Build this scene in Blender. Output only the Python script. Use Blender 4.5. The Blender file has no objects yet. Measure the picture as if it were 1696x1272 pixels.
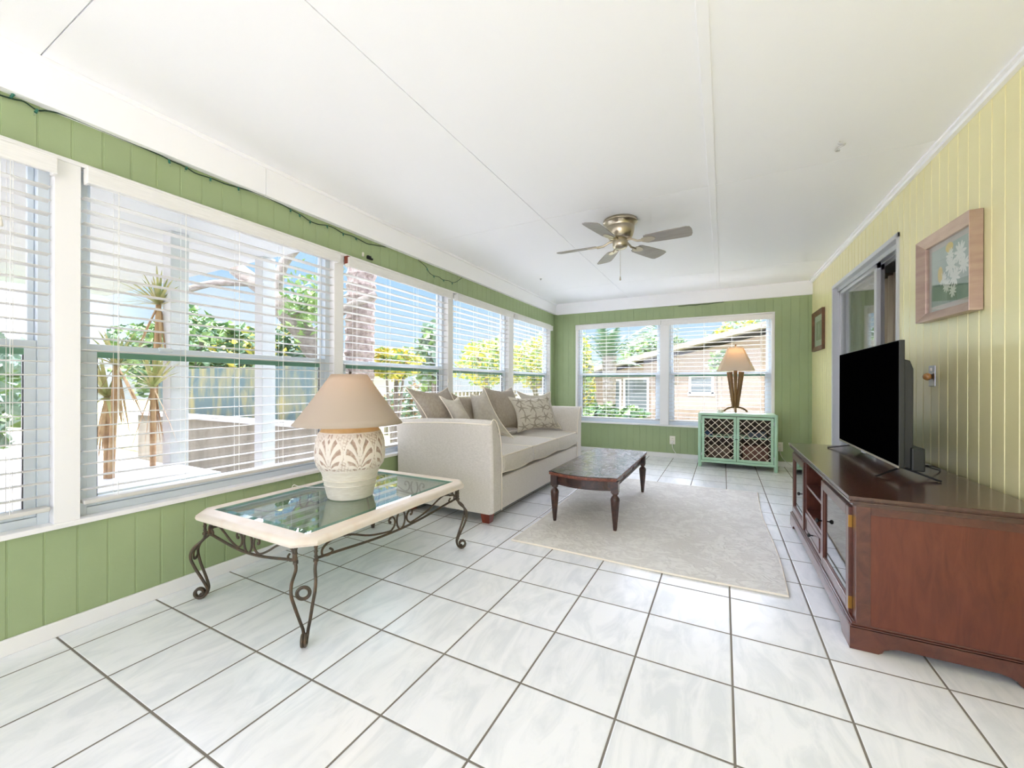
import bpy, math, random
import numpy as np
from mathutils import Vector, Matrix
random.seed(7)
PI=math.pi
scene=bpy.context.scene
COL=scene.collection

# ------------------------------------------------------------------ helpers
class MB:
    def __init__(s): s.v=[]; s.f=[]
    def add(s,vs,fs):
        b=len(s.v); s.v+= [tuple(map(float,p)) for p in vs]; s.f+=[tuple(b+i for i in f) for f in fs]; return s
    def box(s,x0,x1,y0,y1,z0,z1):
        return s.add([(x0,y0,z0),(x1,y0,z0),(x1,y1,z0),(x0,y1,z0),(x0,y0,z1),(x1,y0,z1),(x1,y1,z1),(x0,y1,z1)],
            [(0,3,2,1),(4,5,6,7),(0,1,5,4),(1,2,6,5),(2,3,7,6),(3,0,4,7)])
    def tube(s,path,r,n=8,caps=True,up=None):
        P=[Vector(p) for p in path]; m=len(P)
        R=r if isinstance(r,(list,tuple)) else [r]*m
        T=[]
        for i in range(m):
            d=P[min(i+1,m-1)]-P[max(i-1,0)]
            T.append(d.normalized() if d.length>1e-9 else Vector((0,0,1)))
        a=Vector((0,0,1)) if abs(T[0].z)<.9 else Vector((1,0,0))
        if up: a=Vector(up)
        N=(a-T[0]*a.dot(T[0])).normalized()
        vs=[];fs=[]
        for i in range(m):
            N=(N-T[i]*N.dot(T[i]));
            if N.length<1e-6: N=T[i].orthogonal()
            N.normalize(); B=T[i].cross(N)
            for k in range(n):
                t=2*PI*k/n; vs.append(P[i]+(N*math.cos(t)+B*math.sin(t))*R[i])
        for i in range(m-1):
            for k in range(n):
                k2=(k+1)%n; fs.append((i*n+k,i*n+k2,(i+1)*n+k2,(i+1)*n+k))
        if caps:
            fs.append(tuple(range(n-1,-1,-1))); fs.append(tuple((m-1)*n+k for k in range(n)))
        return s.add(vs,fs)
    def lathe(s,prof,c=(0,0,0),n=32,caps=True):
        vs=[];fs=[]
        for r,z in prof:
            for k in range(n):
                t=2*PI*k/n; vs.append((c[0]+r*math.cos(t),c[1]+r*math.sin(t),c[2]+z))
        for i in range(len(prof)-1):
            for k in range(n):
                k2=(k+1)%n; fs.append((i*n+k,i*n+k2,(i+1)*n+k2,(i+1)*n+k))
        if caps:
            fs.append(tuple(range(n-1,-1,-1))); b=(len(prof)-1)*n; fs.append(tuple(b+k for k in range(n)))
        return s.add(vs,fs)
    def prism(s,poly,axis,a,b):
        """poly of 2-D points extruded along axis from a to b"""
        def P(p,t):
            return {'x':(t,p[0],p[1]),'y':(p[0],t,p[1]),'z':(p[0],p[1],t)}[axis]
        n=len(poly); vs=[P(p,a) for p in poly]+[P(p,b) for p in poly]
        fs=[(i,(i+1)%n,n+(i+1)%n,n+i) for i in range(n)]+[tuple(range(n-1,-1,-1)),tuple(range(n,2*n))]
        return s.add(vs,fs)
    def grid(s,rows,closeu=False):
        nr=len(rows); nc=len(rows[0]); vs=[p for r in rows for p in r]; fs=[]
        for i in range(nr-1):
            for j in range(nc if closeu else nc-1):
                j2=(j+1)%nc; fs.append((i*nc+j,i*nc+j2,(i+1)*nc+j2,(i+1)*nc+j))
        return s.add(vs,fs)
    def ball(s,c,r,n=10,sz=1.0):
        pr=[(max(1e-4,r*math.sin(PI*i/n)),-r*sz*math.cos(PI*i/n)) for i in range(n+1)]
        return s.lathe(pr,c,n+4,False)
    def map(s,fn):
        s.v=[tuple(fn(*p)) for p in s.v]; return s

def wloc(o):
    v=Vector((0,0,0))
    while o: v+=o.location; o=o.parent
    return v
def obj(name,mb,mat,parent=None,smooth=False,bevel=0,label=None,subsurf=0,origin=None):
    me=bpy.data.meshes.new(name)
    loc=Vector((0,0,0))
    if parent is None and origin is None:
        xs=np.array(mb.v); loc=Vector(((xs[:,0].min()+xs[:,0].max())/2,(xs[:,1].min()+xs[:,1].max())/2,xs[:,2].min()))
    if parent is None and origin is not None: loc=Vector(origin)
    o=wloc(parent)+loc if parent else loc
    me.from_pydata([(x-o.x,y-o.y,z-o.z) for x,y,z in mb.v],[],mb.f)
    me.validate(); me.update()
    ob=bpy.data.objects.new(name,me); ob.location=loc; COL.objects.link(ob)
    if parent: ob.parent=parent
    mats=mat if isinstance(mat,(list,tuple)) else [mat]
    for m in mats: me.materials.append(m)
    if smooth:
        for p in me.polygons: p.use_smooth=True
    if smooth=='auto':
        me.set_sharp_from_angle(angle=math.radians(40))
    if bevel:
        b=ob.modifiers.new('bevel','BEVEL'); b.width=bevel; b.segments=2; b.limit_method='ANGLE'; b.angle_limit=math.radians(35)
    if subsurf:
        b=ob.modifiers.new('sub','SUBSURF'); b.levels=subsurf; b.render_levels=subsurf
    if label: ob['label']=label
    return ob
def tag(o,label=None,cat=None,group=None,kind=None):
    if label: o['label']=label
    if cat: o['category']=cat
    if group: o['group']=group
    if kind: o['kind']=kind
    return o
def thing(name,label,cat,loc=(0,0,0),group=None):
    o=bpy.data.objects.new(name,None); COL.objects.link(o); o.location=loc; o.empty_display_size=.1
    return tag(o,label,cat,group)
def struct(name,mb,mat,parent=None,**k):
    if parent is None: k.setdefault('origin',(0,0,0))
    o=obj(name,mb,mat,parent,**k)
    if parent is None: o['kind']='structure'
    return o
def sroot(name):
    o=bpy.data.objects.new(name,None); COL.objects.link(o); o['kind']='structure'; return o
def arc(c,r,a0,a1,n,ax1,ax2):
    c=Vector(c);ax1=Vector(ax1);ax2=Vector(ax2)
    return [c+ax1*(r*math.cos(a0+(a1-a0)*i/n))+ax2*(r*math.sin(a0+(a1-a0)*i/n)) for i in range(n+1)]
def smoothpath(pts,k=6):
    P=[Vector(p) for p in pts]; out=[]
    for i in range(len(P)-1):
        p0=P[max(i-1,0)];p1=P[i];p2=P[i+1];p3=P[min(i+2,len(P)-1)]
        for j in range(k):
            t=j/k
            out.append(.5*((2*p1)+(p2-p0)*t+(2*p0-5*p1+4*p2-p3)*t*t+(3*p1-p0-3*p2+p3)*t**3))
    out.append(P[-1]); return out

# ------------------------------------------------------------------ materials
def nodes(name):
    m=bpy.data.materials.new(name); m.use_nodes=True; nt=m.node_tree
    return m,nt,nt.nodes['Principled BSDF']
def rgb(c): return (c[0],c[1],c[2],1)
def lin(h):  # sRGB 0-255 -> linear
    return tuple(((x/255)/12.92 if x/255<=.04045 else ((x/255+.055)/1.055)**2.4) for x in h)
def mat(name,c,rough=.6,metal=0,c2=None,scale=8,stretch=(1,1,1),bump=0,bscale=None,spec=.5,coat=0,detail=4,ramp=(.35,.65),emis=0,emc=None,trans=0,coords='Object',coatr=.1):
    m,nt,b=nodes(name); N=nt.nodes; L=nt.links
    b.inputs['Base Color'].default_value=rgb(c); b.inputs['Roughness'].default_value=rough; b.inputs['Metallic'].default_value=metal
    b.inputs['Specular IOR Level'].default_value=spec
    b.inputs['Coat Weight'].default_value=coat; b.inputs['Coat Roughness'].default_value=coatr
    if emis:
        b.inputs['Emission Color'].default_value=rgb(emc or c); b.inputs['Emission Strength'].default_value=emis
    if trans: b.inputs['Transmission Weight'].default_value=trans
    if c2 or bump:
        tc=N.new('ShaderNodeTexCoord'); mp=N.new('ShaderNodeMapping'); mp.inputs['Scale'].default_value=stretch
        L.new(tc.outputs[coords],mp.inputs[0])
        no=N.new('ShaderNodeTexNoise'); no.inputs['Scale'].default_value=scale; no.inputs['Detail'].default_value=detail
        L.new(mp.outputs[0],no.inputs[0])
        if c2:
            r=N.new('ShaderNodeValToRGB'); r.color_ramp.elements[0].position=ramp[0]; r.color_ramp.elements[1].position=ramp[1]
            r.color_ramp.elements[0].color=rgb(c); r.color_ramp.elements[1].color=rgb(c2)
            L.new(no.outputs['Fac'],r.inputs[0]); L.new(r.outputs[0],b.inputs['Base Color'])
        if bump:
            n2=no
            if bscale:
                n2=N.new('ShaderNodeTexNoise'); n2.inputs['Scale'].default_value=bscale; n2.inputs['Detail'].default_value=3; L.new(mp.outputs[0],n2.inputs[0])
            bu=N.new('ShaderNodeBump'); bu.inputs['Strength'].default_value=bump; bu.inputs['Distance'].default_value=.002
            L.new(n2.outputs['Fac'],bu.inputs['Height']); L.new(bu.outputs[0],b.inputs['Normal'])
    return m
def glassmat(name,tint=(1,1,1),refl=.04,rough=0.0,fac=None):
    m=bpy.data.materials.new(name); m.use_nodes=True; nt=m.node_tree; N=nt.nodes; L=nt.links; N.clear()
    out=N.new('ShaderNodeOutputMaterial'); mx=N.new('ShaderNodeMixShader'); tr=N.new('ShaderNodeBsdfTransparent'); gl=N.new('ShaderNodeBsdfGlossy')
    tr.inputs[0].default_value=rgb(tint); gl.inputs['Roughness'].default_value=rough
    lw=N.new('ShaderNodeLayerWeight'); lw.inputs[0].default_value=.5   # Schlick reflectance, same from both faces
    pw=N.new('ShaderNodeMath'); pw.operation='POWER'; pw.inputs[1].default_value=5; L.new(lw.outputs['Facing'],pw.inputs[0])
    mm=N.new('ShaderNodeMath'); mm.operation='MULTIPLY_ADD'; mm.inputs[1].default_value=.96; mm.inputs[2].default_value=.04*(fac or 1); mm.use_clamp=True
    L.new(pw.outputs[0],mm.inputs[0]); L.new(mm.outputs[0],mx.inputs[0])
    L.new(tr.outputs[0],mx.inputs[1]); L.new(gl.outputs[0],mx.inputs[2]); L.new(mx.outputs[0],out.inputs[0])
    return m

GREEN=lin((148,178,108)); YEL=lin((226,218,150))
M={}
M['green']=mat('green_wall_paint',lin((151,168,126)),.55,c2=lin((157,174,132)),scale=3,bump=.15,bscale=60)
M['yellow']=mat('yellow_wall_paint',lin((230,222,168)),.3,c2=lin((234,227,174)),scale=2,bump=.1,bscale=40,spec=.6,coat=.5,coatr=.25)
M['white']=mat('white_trim_paint',lin((236,236,236)),.5,bump=.12,bscale=50,stretch=(1,1,.2))
M['ceil']=mat('white_ceiling_paint',lin((246,247,250)),.85,bump=.1,bscale=30)
M['slat']=mat('white_blind_slat',lin((208,207,202)),.45)
M['val']=mat('white_blind_valance',lin((232,232,230)),.5,c2=lin((224,224,222)),scale=12,stretch=(8,1,14),bump=.2)
M['cord']=mat('white_cord',lin((235,235,230)),.7)
M['alu']=mat('window_aluminium',lin((214,224,232)),.45)
M['alurefl']=mat('painted_sash_reflection',lin((105,150,130)),.35)  # green reflection on the sash rail, put into the strip's colour
M['dark']=mat('black_gasket',lin((35,38,40)),.5)
M['glass']=glassmat('window_glass',(.97,.98,.98),fac=1)
M['black']=mat('black_plastic',lin((18,18,20)),.4)
M['outlet']=mat('ivory_plastic',lin((235,232,222)),.35)
M['sofa']=mat('sofa_linen',lin((204,199,191)),.9,c2=lin((216,211,204)),scale=60,stretch=(1,1,3),bump=.35,bscale=500)
M['cush']=mat('sofa_seat_linen',lin((202,196,186)),.9,c2=lin((213,208,199)),scale=70,stretch=(3,1,1),bump=.35,bscale=500)
M['taupe']=mat('taupe_pillow_fabric',lin((160,150,137)),.85,c2=lin((174,165,152)),scale=40,stretch=(1,3,1),bump=.3,bscale=400)
M['greyp']=mat('pale_grey_pillow_fabric',lin((186,180,168)),.85,c2=lin((198,193,182)),scale=40,bump=.3,bscale=400)
M['piping']=mat('cream_piping',lin((244,236,222)),.8)
M['starf']=mat('cream_pillow_fabric',lin((208,203,190)),.9,c2=lin((218,213,202)),scale=50,bump=.3,bscale=400)
M['star']=mat('taupe_starfish_print',lin((166,158,144)),.9)
M['footwood']=mat('cherry_foot_wood',lin((140,58,34)),.35,c2=lin((110,40,24)),scale=10,stretch=(1,1,.2),coat=.4)
M['iron']=mat('wrought_iron',lin((82,74,64)),.5,metal=.5,c2=lin((106,84,64)),scale=30,bump=.4,bscale=120,ramp=(.45,.75))
M['stone']=mat('travertine_rim',lin((224,214,200)),.45,c2=lin((218,200,180)),scale=14,bump=.3,bscale=80,ramp=(.5,.8))
M['tglass']=glassmat('green_table_glass',(.84,.94,.91),fac=5)
M['tedge']=mat('green_glass_bevel',lin((120,190,170)),.08,spec=.8)
M['mint']=mat('mint_paint',lin((172,208,180)),.45,c2=lin((180,216,190)),scale=8,bump=.1,bscale=50)
M['lattice']=mat('cream_rattan',lin((222,214,196)),.6)
M['cabin']=mat('cabinet_inside_brown',lin((96,86,74)),.7,c2=lin((112,98,84)),scale=5)
M['bamboo']=mat('brown_bamboo',lin((132,100,54)),.4,c2=lin((100,72,36)),scale=14,stretch=(1,1,.25))
M['nickel']=mat('brushed_nickel',lin((186,176,156)),.28,metal=1,bump=.1,bscale=200,stretch=(1,1,.05))
M['blade']=mat('grey_fan_blade',lin((140,136,130)),.45,c2=lin((152,147,141)),scale=8,stretch=(1,6,1))
M['gold']=mat('champagne_frame',lin((178,152,140)),.3,metal=.6,c2=lin((190,166,152)),scale=6,stretch=(1,1,6))
M['matp']=mat('pink_grey_mat_board',lin((196,186,180)),.8)
M['brownf']=mat('brown_wood_frame',lin((112,72,44)),.45,c2=lin((84,52,32)),scale=18,bump=.4)
M['creammat']=mat('pale_mint_mat_board',lin((205,216,196)),.8)
M['printg']=mat('grey_green_print',lin((132,146,126)),.8,c2=lin((158,168,142)),scale=12)
M['paintbg']=mat('teal_print_background',lin((150,172,164)),.7,c2=lin((176,190,180)),scale=5,ramp=(.3,.7))
M['paintdk']=mat('green_print_band',lin((118,142,130)),.7,c2=lin((140,160,146)),scale=8)
M['petal']=mat('white_petal_print',lin((232,234,226)),.7)
M['yellowp']=mat('yellow_petal_print',lin((222,196,92)),.7)
M['stemp']=mat('dark_stem_print',lin((96,112,92)),.7)
M['picglass']=glassmat('picture_glass',(.97,.98,.98),fac=1.2)
M['steel']=mat('satin_steel_plate',lin((188,192,198)),.3,metal=.9)
M['knobw']=mat('amber_knob',lin((196,140,82)),.25,coat=.6)
M['frameg']=mat('grey_door_aluminium',lin((196,198,202)),.4,metal=.05)
M['curtain']=mat('grey_vertical_blind',lin((176,182,172)),.8)
M['drape']=mat('tan_drape',lin((186,172,152)),.85,c2=lin((168,152,132)),scale=6,stretch=(8,8,.3))
M['redwood']=mat('terracotta_paint',lin((168,122,96)),.6)
M['inner']=mat('inner_room_paint',lin((196,186,170)),.9)
M['cable']=mat('green_light_wire',lin((22,52,34)),.5)
M['bulb']=glassmat('clear_mini_bulb',(.9,.95,.92),fac=3)
M['sock']=mat('green_bulb_socket',lin((44,110,92)),.45)
M['hook']=mat('grey_plastic',lin((190,190,190)),.5)
M['ext_white']=mat('porch_white_paint',lin((190,191,192)),.6)
M['ground']=mat('pale_paving',lin((178,171,163)),.9,c2=lin((158,151,142)),scale=3)
M['grass']=mat('dry_grass',lin((140,150,96)),.95,c2=lin((178,172,128)),scale=9)
M['leaf']=mat('green_leaf',lin((100,136,78)),.5,c2=lin((140,166,94)),scale=4)
M['leafd']=mat('dark_green_leaf',lin((66,102,74)),.5,c2=lin((96,126,88)),scale=4)
M['leafy']=mat('yellow_leaf',lin((226,200,76)),.5,c2=lin((178,184,84)),scale=5)
M['leaft']=mat('blue_green_leaf',lin((110,142,124)),.5,c2=lin((150,170,150)),scale=4)
M['drac']=mat('olive_blade_leaf',lin((150,160,96)),.5,c2=lin((190,176,120)),scale=12)
M['dry']=mat('dry_brown_leaf',lin((190,158,120)),.8,c2=lin((160,124,92)),scale=14)
M['trunk']=mat('grey_bark',lin((148,140,132)),.9,c2=lin((118,108,100)),scale=12,bump=.8,stretch=(1,1,2))
M['palmt']=mat('pale_palm_bark',lin((160,146,140)),.9,c2=lin((118,102,96)),scale=16,bump=.8)
M['fence']=mat('weathered_fence',lin((150,142,128)),.9,c2=lin((130,123,110)),scale=7,stretch=(1,1,.2))
M['mural']=mat('mottled_garden_screen',lin((74,94,96)),.8,c2=lin((136,128,86)),scale=3,stretch=(2,2,.6),ramp=(.45,.7))
M['peach']=mat('peach_stucco',lin((142,127,118)),.9,c2=lin((134,119,110)),scale=6)
M['roof']=mat('pale_shingle_roof',lin((150,143,138)),.9,c2=lin((132,126,121)),scale=20,stretch=(1,4,4))
M['wing']=mat('grey_window_screen',lin((96,104,110)),.7,spec=.1)
M['rug']=None; M['tile']=None

# tile floor
TX,TY,TS=-2.3237,.62863,.33652
def tile_mat():
    m,nt,b=nodes('white_marbled_floor_tile'); N=nt.nodes; L=nt.links
    tc=N.new('ShaderNodeTexCoord'); sep=N.new('ShaderNodeSeparateXYZ'); L.new(tc.outputs['Object'],sep.inputs[0])
    def math_(op,a,b_=None,c=None):
        n=N.new('ShaderNodeMath'); n.operation=op
        for i,x in enumerate((a,b_,c)):
            if x is None: continue
            if isinstance(x,(int,float)): n.inputs[i].default_value=x
            else: L.new(x,n.inputs[i])
        return n.outputs[0]
    cells=[];dist=[]
    for o,off in (('X',TX),('Y',TY)):
        t=math_('DIVIDE',math_('SUBTRACT',sep.outputs[o],off),TS)
        fl=math_('FLOOR',t); fr=math_('SUBTRACT',t,fl); cells.append(fl)
        dist.append(math_('SUBTRACT',.5,math_('ABSOLUTE',math_('SUBTRACT',fr,.5))))
    d=math_('MULTIPLY',math_('MINIMUM',dist[0],dist[1]),TS)
    g=math_('LESS_THAN',d,.0036)
    # height for bump
    mr=N.new('ShaderNodeMapRange'); mr.inputs[1].default_value=.0034; mr.inputs[2].default_value=.0065; L.new(d,mr.inputs[0])
    cb=N.new('ShaderNodeCombineXYZ'); L.new(cells[0],cb.inputs[0]); L.new(cells[1],cb.inputs[1])
    wn=N.new('ShaderNodeTexWhiteNoise'); wn.noise_dimensions='3D'; L.new(cb.outputs[0],wn.inputs[0])
    mp=N.new('ShaderNodeMapping'); L.new(tc.outputs['Object'],mp.inputs[0]); mp.inputs['Scale'].default_value=(9,3,1); mp.inputs['Rotation'].default_value=(0,0,.9)
    va=N.new('ShaderNodeVectorMath'); va.operation='MULTIPLY_ADD'; va.inputs[1].default_value=(9,9,9); L.new(wn.outputs['Color'],va.inputs[0]); L.new(mp.outputs[0],va.inputs[2])
    no=N.new('ShaderNodeTexNoise'); no.inputs['Scale'].default_value=1.1; no.inputs['Detail'].default_value=7; no.inputs['Roughness'].default_value=.62; no.inputs['Distortion'].default_value=1.2; L.new(va.outputs[0],no.inputs[0])
    r=N.new('ShaderNodeValToRGB'); e=r.color_ramp.elements; e[0].position=.36; e[0].color=rgb(lin((222,226,230))); e[1].position=.56; e[1].color=rgb(lin((237,239,242)))
    L.new(no.outputs['Fac'],r.inputs[0])
    hv=N.new('ShaderNodeHueSaturation'); L.new(r.outputs[0],hv.inputs['Color']); 
    L.new(math_('ADD',.975,math_('MULTIPLY',wn.outputs['Value'],.05)),hv.inputs['Value'])
    mx=N.new('ShaderNodeMix'); mx.data_type='RGBA'; L.new(g,mx.inputs[0]); L.new(hv.outputs[0],mx.inputs[6]); mx.inputs[7].default_value=rgb(lin((120,114,106)))
    L.new(mx.outputs[2],b.inputs['Base Color'])
    L.new(math_('ADD',.28,math_('MULTIPLY',g,.6)),b.inputs['Roughness'])
    bu=N.new('ShaderNodeBump'); bu.inputs['Distance'].default_value=.002; bu.inputs['Strength'].default_value=.6; L.new(mr.outputs[0],bu.inputs['Height']); L.new(bu.outputs[0],b.inputs['Normal'])
    b.inputs['Specular IOR Level'].default_value=.45
    return m
M['tile']=tile_mat()
def rug_mat():
    m,nt,b=nodes('ivory_rug_pile'); N=nt.nodes; L=nt.links
    tc=N.new('ShaderNodeTexCoord')
    mp=N.new('ShaderNodeMapping'); mp.inputs['Scale'].default_value=(1,1,1); L.new(tc.outputs['Object'],mp.inputs[0])
    no=N.new('ShaderNodeTexNoise'); no.inputs['Scale'].default_value=3.2; no.inputs['Detail'].default_value=5; no.inputs['Distortion'].default_value=2.5; L.new(mp.outputs[0],no.inputs[0])
    wv=N.new('ShaderNodeTexNoise'); wv.inputs['Scale'].default_value=11; wv.inputs['Detail'].default_value=3; wv.inputs['Distortion'].default_value=3; L.new(mp.outputs[0],wv.inputs[0])
    mm=N.new('ShaderNodeMath'); mm.operation='MULTIPLY'; L.new(no.outputs['Fac'],mm.inputs[0]); L.new(wv.outputs['Fac'],mm.inputs[1])
    r=N.new('ShaderNodeValToRGB'); e=r.color_ramp.elements; e[0].position=.2; e[0].color=rgb(lin((214,211,206))); e[1].position=.33; e[1].color=rgb(lin((228,226,221)))
    L.new(mm.outputs[0],r.inputs[0]); L.new(r.outputs[0],b.inputs['Base Color']); b.inputs['Roughness'].default_value=.95
    fi=N.new('ShaderNodeTexNoise'); fi.inputs['Scale'].default_value=350; L.new(mp.outputs[0],fi.inputs[0])
    ad=N.new('ShaderNodeMath'); ad.operation='MULTIPLY_ADD'; ad.inputs[1].default_value=.25; L.new(fi.outputs['Fac'],ad.inputs[0]); 
    rr=N.new('ShaderNodeMapRange'); rr.inputs[1].default_value=.2; rr.inputs[2].default_value=.3; L.new(mm.outputs[0],rr.inputs[0]); L.new(rr.outputs[0],ad.inputs[2])
    bu=N.new('ShaderNodeBump'); bu.inputs['Distance'].default_value=.004; bu.inputs['Strength'].default_value=.5; L.new(ad.outputs[0],bu.inputs['Height']); L.new(bu.outputs[0],b.inputs['Normal'])
    return m
M['rug']=rug_mat()
def wood_mat(name,c1,c2,c3,rough=.3,scale=2,axis=(1,12,12),coat=.3,dist=1.5,coatr=.15,rvar=None):
    m,nt,b=nodes(name); N=nt.nodes; L=nt.links
    tc=N.new('ShaderNodeTexCoord'); mp=N.new('ShaderNodeMapping'); mp.inputs['Scale'].default_value=axis; L.new(tc.outputs['Object'],mp.inputs[0])
    no=N.new('ShaderNodeTexNoise'); no.inputs['Scale'].default_value=scale; no.inputs['Detail'].default_value=8; no.inputs['Roughness'].default_value=.6; no.inputs['Distortion'].default_value=dist; L.new(mp.outputs[0],no.inputs[0])
    r=N.new('ShaderNodeValToRGB'); e=r.color_ramp.elements; e[0].position=.3; e[0].color=rgb(c1); e[1].position=.72; e[1].color=rgb(c3); k=e.new(.5); k.color=rgb(c2)
    L.new(no.outputs['Fac'],r.inputs[0]); L.new(r.outputs[0],b.inputs['Base Color'])
    b.inputs['Roughness'].default_value=rough; b.inputs['Coat Weight'].default_value=coat; b.inputs['Coat Roughness'].default_value=coatr
    if rvar:
        n3=N.new('ShaderNodeTexNoise'); n3.inputs['Scale'].default_value=9; n3.inputs['Detail'].default_value=6; n3.inputs['Distortion'].default_value=2; L.new(mp.outputs[0],n3.inputs[0])
        mr=N.new('ShaderNodeMapRange'); mr.inputs[1].default_value=.38; mr.inputs[2].default_value=.62; mr.inputs[3].default_value=rvar[0]; mr.inputs[4].default_value=rvar[1]; L.new(n3.outputs['Fac'],mr.inputs[0]); L.new(mr.outputs[0],b.inputs['Roughness'])
    bu=N.new('ShaderNodeBump'); bu.inputs['Distance'].default_value=.0008; bu.inputs['Strength'].default_value=.35; L.new(no.outputs['Fac'],bu.inputs['Height']); L.new(bu.outputs[0],b.inputs['Normal'])
    return m
M['cherry']=wood_mat('cherry_veneer',lin((84,36,20)),lin((97,44,26)),lin((107,52,32)),.42,3.2,(9,9,1.6),.1,.8)
M['cherryd']=wood_mat('dark_cherry_moulding',lin((70,34,26)),lin((86,44,32)),lin((98,52,38)),.3,3,(4,1,4),.4)
M['ctop']=wood_mat('dark_cherry_top',lin((62,36,30)),lin((74,44,36)),lin((84,52,42)),.25,2,(10,1,4),.5,coatr=.12)
M['dwood']=wood_mat('worn_dark_walnut',lin((40,26,24)),lin((58,36,30)),lin((84,48,36)),.33,2.5,(4,2,4),.4,3)
M['dtop']=wood_mat('worn_dark_tabletop',lin((32,25,26)),lin((54,41,40)),lin((84,64,57)),.22,3.5,(1.4,1,1),.3,3,coatr=.14,rvar=(.15,.36))
M['dedge']=wood_mat('worn_red_edge',lin((70,34,28)),lin((112,58,42)),lin((140,84,58)),.4,6,(2,2,2),.2,3)
M['lampclay']=None

# ------------------------------------------------------------------ room constants
XL=-2.495; YB=6.33; ZC=2.39; YN=-1.3
def XRW(y): return 1.0+.0183*(YB-y)
WT=.12

def grooved(mb,axis,base,inward,u0,u1,z0,z1,u_first,pitch,gw=.006,gd=.0025):
    """grooved board face + back. axis 'y': face at x=base running along y; axis 'x': face at y=base along x.
    inward=+1/-1 direction (along the other axis) the face looks to."""
    us=[u0]; ds=[0]
    k=math.ceil((u0-u_first)/pitch)
    while True:
        g=u_first+k*pitch; k+=1
        if g>u1-gw: break
        if g<u0+gw: continue
        us+= [g-gw/2-.0015,g-gw/2,g+gw/2,g+gw/2+.0015]; ds+=[0,gd,gd,0]
    us.append(u1); ds.append(0)
    rows=[]
    for z in (z0,z1):
        row=[]
        for u,d in zip(us,ds):
            b=base(u) if callable(base) else base
            p=b-inward*d
            row.append((p,u,z) if axis=='y' else (u,p,z))
        rows.append(row)
    mb.grid(rows)
    # back box shell
    def P(u,dd,z):
        b=base(u) if callable(base) else base
        p=b-inward*dd
        return (p,u,z) if axis=='y' else (u,p,z)
    q=[P(u0,0,z0),P(u1,0,z0),P(u1,WT,z0),P(u0,WT,z0),P(u0,0,z1),P(u1,0,z1),P(u1,WT,z1),P(u0,WT,z1)]
    mb.add(q,[(0,1,2,3),(4,7,6,5),(1,5,6,2),(2,6,7,3),(3,7,4,0)])

# floor
struct('floor',MB().box(-2.7,3.2,YN-.2,YB+.15,-.12,0),M['tile'])
# ceiling panels (with thin joints) and backing
mb=MB()
mb.box(-2.7,3.2,YN-.2,YB+.15,ZC+.01,ZC+.06)
xs=[-2.6,-1.28,-.068,1.2]; ys=[YN-.1,.57,3.0,5.33,YB+.1]
for i in range(3):
    for j in range(4):
        mb.box(xs[i]+.002,xs[i+1]-.002,ys[j]+.0022,ys[j+1]-.0022,ZC,ZC+.0085)
mb.box(1.2,3.2,YN-.2,YB+.15,ZC-.2,ZC+.02) if False else None
struct('ceiling',mb,M['ceil'])
struct('trim_1',MB().box(-.09,-.046,YN,YB,ZC-.006,ZC+.001),M['ceil'],bevel=.003)          # batten over a ceiling joint
# left and back fascia (soffit)
mb=MB()
def fas(y0,y1):
    z0=2.203+.003*y0; z1=2.203+.003*y1
    mb.add([(XL-.0,y0,z0),(XL+.04,y0,z0),(XL+.04,y1,z1),(XL,y1,z1),(XL,y0,ZC),(XL+.04,y0,ZC),(XL+.04,y1,ZC),(XL,y1,ZC)],[(0,3,2,1),(4,5,6,7),(0,1,5,4),(1,2,6,5),(2,3,7,6),(3,0,4,7)])
fas(YN,1.483); fas(1.486,YB)
struct('trim_2',mb,M['ceil'])
struct('trim_3',MB().box(XL+.04,XL+.058,YN,YB-.04,ZC-.022,ZC),M['ceil'],bevel=.004)
mb=MB(); mb.box(XL+.04,1.0,YB-.04,YB,2.215,ZC)
struct('trim_4',mb,M['ceil'])
mb=MB(); 
for z0,z1,d in ((ZC-.03,ZC,.022),(ZC-.012,ZC,.04)):
    mb.add([(XRW(YN),YN,z0),(XRW(YN)-d,YN,z0),(XRW(YB)-d,YB,z0),(XRW(YB),YB,z0),(XRW(YN),YN,z1),(XRW(YN)-d,YN,z1),(XRW(YB)-d,YB,z1),(XRW(YB),YB,z1)],[(0,1,2,3),(4,7,6,5),(0,4,5,1),(1,5,6,2),(2,6,7,3),(3,7,4,0)])
struct('trim_5',mb,M['ceil'])

# left wall
LW=[(-.78,.62),(.70,2.0),(2.08,3.36),(3.45,4.69),(4.82,6.10)]
ZS,ZH=.455,2.03
mb=MB()
grooved(mb,'y',XL,1,YN,YB,0,ZS,.497-.0985*30,.0985)
grooved(mb,'y',XL,1,YN,YB,ZH,ZC+.02,.497-.0985*30+.078,.0985)
grooved(mb,'y',XL,1,6.13,YB,ZS,ZH,.497-.0985*30,.0985)
grooved(mb,'y',XL,1,YN,-.86,ZS,ZH,.497-.0985*30,.0985)
struct('wall_left',mb,M['green'])
# white casings between left windows
mb=MB()
for a,b in ((-.86,-.78),(.62,.70),(2.0,2.08),(3.36,3.45),(4.69,4.82),(6.10,6.13)):
    mb.box(XL-WT,XL+.006,a,b,ZS,ZH)
mb.box(XL-WT,XL+.012,-.86,6.13,2.012,ZH)
struct('trim_6',mb,M['white'],bevel=.002)
struct('trim_7',MB().box(XL-.046,XL+.022,-.88,6.15,ZS,ZS+.022),M['white'],bevel=.004)   # sill board
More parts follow.
